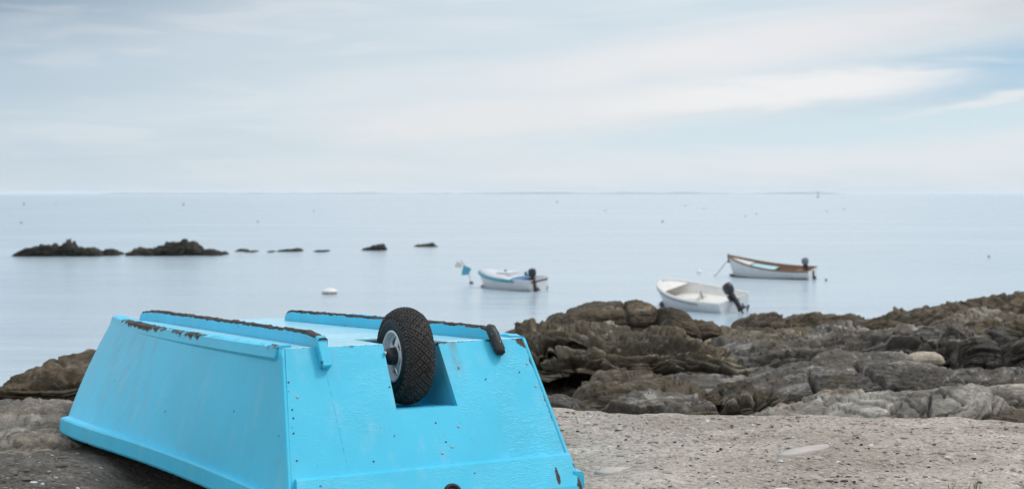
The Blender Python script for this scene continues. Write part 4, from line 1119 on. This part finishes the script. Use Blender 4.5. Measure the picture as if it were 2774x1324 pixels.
# ------------------------------------------------------------------ buoys and markers
def buoy(px, wl, wpx, hpx, mat, label, group=None, stick=0, name='buoy'):
    dist = F * 4 / (wl - HY); p = at(px, wl, dist); k = dist / F
    mb = MB(); r = wpx * k / 2; h = hpx * k
    mb.lathe([(-.3 * h, 0), (-.28 * h, .6 * r), (0, .95 * r), (.25 * h, r), (.55 * h, .93 * r), (.85 * h, .6 * r), (1.0 * h, .25 * r), (1.02 * h, 0)], 20, 'z')
    if stick: mb.tube([(0, 0, h * .9), (0, 0, h * .9 + stick * k)], max(.02, r * .18), 6)
    o = mb.build(name, mat, None, True); o.location = (p[0], p[1], SEA)
    tag(o, label, 'buoy', group)
    return o
M_bw = simple('buoy_white', (.78, .76, .74), .4, 0, .05, 3)
M_bd = simple('buoy_dark', (.27, .27, .28), .6, 0, .2, 3)
M_bo = simple('buoy_orange', (.50, .32, .22), .5, 0, .1, 3)
# the big white float in the middle: a pale cap over a fouled lower rim
dist = F * 4 / (795 - HY); p = at(893, 795, dist)
e = empty('mooring_buoy', (p[0], p[1], SEA)); tag(e, 'wide flat white mooring buoy floating above the blue dinghy', 'buoy')
mb = MB(); mb.lathe([(.07, .305), (.10, .312), (.15, .28), (.195, .18), (.21, .06), (.21, 0)], 28, 'z'); mb.build('cap', M_bw, e, True)
mb = MB(); mb.lathe([(-.1, .2), (0, .285), (.04, .305), (.07, .305)], 28, 'z'); mb.build('fouled_rim', simple('fouling', (.30, .25, .17), .8, 0, .3, 20), e, True)
buoy(1894, 739, 15, 9, M_bw, 'small white buoy between the white motor boat and the brown railed boat')
buoy(2238, 760, 7, 6, M_motorg, 'small grey buoy right of the brown railed boat')
buoy(2679, 697, 6, 7, M_bo, 'small faded orange buoy alone at the far right')
buoy(58, 605, 6, 6, M_bo, 'faint orange buoy far off at the left edge')
far_b = [(65, 556, 6, 12), (497, 556, 8, 10), (850, 573, 6, 6), (698, 601, 10, 6), (1509, 549, 5, 9), (1640, 572, 5, 7), (1795, 601, 9, 8),
         (1857, 558, 6, 6), (1906, 566, 6, 5), (2020, 586, 7, 5), (2049, 580, 7, 5), (2240, 574, 6, 5), (2286, 568, 6, 5), (495, 571, 4, 5), (150, 556, 5, 5)]
far_l = ['left edge of the sea, nearest the horizon', 'open sea straight above the peaked reef', 'open sea above the small reef rocks, left of centre', 'water above the tiny reef rock right of the peaked reef',
         'water just right of the middle, close to the horizon', 'water between the teal railed boat and the horizon, to its right', 'water far behind the cream lined motor boat',
         'left one of a loose row far behind the white motor boat', 'second of a loose row far behind the white motor boat', 'lower left one of a close pair behind the brown railed boat', 'upper right one of a close pair behind the brown railed boat',
         'water above the stern of the brown railed boat', 'rightmost of the row behind the brown railed boat', 'sea directly below the buoy above the peaked reef', 'sea above the leftmost reef, near the horizon']
for (px, wl, a, b_), wh in zip(far_b, far_l):
    buoy(px, wl, a * .68, b_ * .5, M_bd, 'tiny buoy, ' + wh, 'tiny dark buoys far out', stick=b_ * .4)
p = at(2216, 535, F * 4 / 11.0)
mb = MB(); mb.lathe([(0, 1.0), (.8, 1.1), (1.2, .9), (1.2, .3), (4.2, .25), (4.3, .8), (5.6, .5), (5.7, 0)], 12, 'z')
o = mb.build('beacon_buoy', M_bd); o.location = (p[0], p[1], SEA); tag(o, 'dark channel marker close under the horizon at the right', 'buoy')
# flagged marker off the bow of the teal railed boat
dist = F * 4 / (768 - HY); p = at(1277, 768, dist); k = dist / F
e = empty('marker_buoy', (p[0], p[1], SEA)); tag(e, 'floating marker with a cream and a teal flag on a leaning pole', 'marker buoy')
mb = MB(); mb.lathe([(-.08, 0), (-.06, .07), (.02, .10), (.09, .07), (.11, 0)], 14, 'z'); mb.build('float', M_rust, e, True)
mb = MB(); mb.tube([(0, 0, -.2), (-8 * k, .1, 38 * k), (-30 * k, .3, 62 * k)], .012, 6); mb.build('pole', M_motorg, e, True)
def flag(name, pts, mat):
    V = [(x * k, .12 + .05 * i, -y * k) for i, (x, y) in enumerate(pts)]
    o = mesh(name, V, [(0, 1, 2, 3)], mat, e, False)
    s_ = o.modifiers.new('thick', 'SOLIDIFY'); s_.thickness = .012
    su = o.modifiers.new('sub', 'SUBSURF'); su.subdivision_type = 'SIMPLE'; su.levels = su.render_levels = 2
flag('teal_flag', [(-22, -50), (0, -40), (-9, -23), (-28, -22)], simple('teal_cloth', (.10, .42, .52), .8, 0, .1, 10))
flag('cream_flag', [(-40, -60), (-24, -54), (-29, -42), (-46, -45)], simple('cream_cloth', (.76, .69, .58), .8, 0, .06, 10))

# ------------------------------------------------------------------ shell grit, pebbles, grass and stones on the sand
def scatter(name, cnt, size, mat, seed, flat=.35, region=None):
    r = np.random.RandomState(seed); mb = MB(); k = 0
    while k < cnt:
        y = 3.2 + 2.6 * r.rand() ** .8; px = -60 + (2900 if name != 'gravel' else 900) * r.rand(); x = (px - CX) / F * y
        if y > edge_y(np.array(x)) - .02: continue
        if name == 'pebbles' and x < -.35 or name == 'gravel' and x > -.8: continue
        bx, by = x - BX, y - BY
        lx = bx * math.cos(BTH) + by * math.sin(BTH); ly = -bx * math.sin(BTH) + by * math.cos(BTH)
        if -.05 < ly < 2.7 and abs(lx) < .8 and region != 'all': continue
        k += 1
        s = size * (.35 + 1.3 * r.rand() ** 2.2); a = r.rand() * 6.28; lng = 1 + 1.4 * r.rand()
        nsd = r.randint(5, 8); ring = []
        for q in range(nsd):
            t_ = a + 2 * math.pi * q / nsd; rr = s * (.7 + .5 * r.rand())
            ring.append((math.cos(t_) * rr * lng, math.sin(t_) * rr))
        zg = GZ(x, y); V = [(x + u * .9, y + v, zg - .002) for u, v in ring] + [(x + u * .6, y + v * .6, zg + s * flat * (.6 + .6 * r.rand())) for u, v in ring]
        Fc = [(q, (q + 1) % nsd, nsd + (q + 1) % nsd, nsd + q) for q in range(nsd)] + [tuple(nsd + q for q in range(nsd))]
        mb.add(V, Fc)
    o = mb.build(name, mat); o['kind'] = 'stuff'
    tag(o, {'shell_fragments': 'scattered pale shell fragments on the sand', 'dark_grit': 'scattered dark bits of weed and grit on the sand', 'gravel': 'coarse dark gravel on the soil left of the dinghy', 'pebbles': 'scattered small grey and buff pebbles on the sand'}[name], 'ground cover')
gx, gy = xs, None
GP = P.copy if False else None
_gobj = bpy.data.objects['ground']
_gv = np.empty(len(_gobj.data.vertices) * 3, np.float32); _gobj.data.vertices.foreach_get('co', _gv); _gv = _gv.reshape(460, 300, 3)
def GZ(x, y):
    i = int(np.clip(round((x + 9) / 18 * 459), 0, 459)); j = int(np.clip(np.searchsorted(_gv[i, :, 1], y), 0, 299))
    return float(_gv[i, j, 2])
scatter('shell_fragments', 330, .0058, simple('shell', (.66, .63, .59), .6, 0, .15, 40), 3)
scatter('dark_grit', 1000, .0048, simple('weed_grit', (.045, .038, .034), .9, 0, .3, 40), 4)
scatter('pebbles', 3200, .0070, simple('pebble', (.40, .35, .305), .85, 0, .35, 9, .3), 5)
scatter('gravel', 1500, .0085, simple('dark_pebble', (.15, .134, .115), .9, 0, .45, 7, .3), 9)
# pale flat stone bedded in the sand
def flat_stone(label, pts, dz, mat):
    ring = []
    for px, py in pts:
        dd = HC / ((py - HY) / F); ring.append(((px - CX) / F * dd, dd))
    c_ = np.mean(ring, 0); V = []; n_ = len(ring)
    for k_, zz in ((1.0, -.02), (1.0, dz * .4), (.93, dz), (.5, dz * 1.25)):
        for x, y in ring: V.append((c_[0] + (x - c_[0]) * k_, c_[1] + (y - c_[1]) * k_, GZ(c_[0], c_[1]) + zz))
    Fc = [(l * n_ + q, l * n_ + (q + 1) % n_, (l + 1) * n_ + (q + 1) % n_, (l + 1) * n_ + q) for l in range(3) for q in range(n_)] + [tuple(3 * n_ + q for q in range(n_))]
    o = fix_normals(mesh('flat_stone', V, Fc, mat, None, True)); tag(o, label, 'stone')
M_fs = simple('pale_stone', (.47, .42, .385), .9, 0, .15, 14, .3)
flat_stone('pale flat stone bedded in the middle of the sand', [(2105,1228),(2125,1218),(2150,1211),(2185,1205),(2230,1200),(2246,1200),(2244,1208),(2225,1214),(2200,1217),(2170,1224),(2140,1228)], .008, M_fs)
flat_stone('pale flat stone sunk in the sand near the dinghy stern', [(1610,1272),(1640,1262),(1680,1258),(1710,1262),(1690,1270),(1650,1276)], .006, M_fs)
flat_stone('white stone cut off by the bottom edge of the view', [(2085,1325),(2105,1319),(2130,1318),(2150,1322),(2140,1332),(2100,1334)], .012, simple('white_stone', (.62, .59, .55), .8, 0, .1, 14, .2))
# tufts of grass at the lower right
M_grass = simple('dry_grass', (.20, .21, .085), .7, 0, .35, 20)
def tuft(px, py, nb_, hgt, label, seed):
    r = np.random.RandomState(seed); dd = HC / ((py - HY) / F); x0, y0 = (px - CX) / F * dd, dd
    e = empty('grass_tuft', (x0, y0, GZ(x0, y0))); tag(e, label, 'grass tuft', 'grass tufts on the sand')
    for k_ in range(nb_):
        a = r.rand() * 6.28; ln = hgt * (.5 + .6 * r.rand()); lean = .25 + .5 * r.rand(); w_ = .0014 + .0009 * r.rand()
        V = []; sx, sy = math.cos(a), math.sin(a); bx, by = r.normal(0, .012), r.normal(0, .012)
        for q in range(6):
            u = q / 5; px_, pz = lean * ln * u ** 1.8, ln * u * (1 - .25 * lean * u)
            ww = w_ * (1 - u) ** .7 + .0002
            V += [(bx + sx * px_ - sy * ww, by + sy * px_ + sx * ww, pz - .004), (bx + sx * px_ + sy * ww, by + sy * px_ - sx * ww, pz - .004)]
        mesh('blade', V, [(2 * q, 2 * q + 1, 2 * q + 3, 2 * q + 2) for q in range(5)], M_grass, e, True)
tuft(2575, 1338, 14, .062, 'left tuft of thin grass at the lower right', 1)
tuft(2642, 1342, 18, .085, 'right and taller tuft of thin grass at the lower right', 2)

# ------------------------------------------------------------------ sea haze
mb = MB(); mb.box(-12500, 12500, -12500, 12500, SEA - 6.0, 11)
hz = mb.build('haze'); tag(hz, kind='stuff')
m = bpy.data.materials.new('haze'); m.use_nodes = True; m.node_tree.nodes.clear()
t = NT(m.node_tree); pv = t.node('ShaderNodeVolumePrincipled'); oo = t.node('ShaderNodeOutputMaterial')
pv.inputs['Color'].default_value = (.93, .96, 1.0, 1); pv.inputs['Density'].default_value = 1.2e-4
t.l.new(pv.outputs[0], oo.inputs['Volume']); hz.data.materials.append(m)
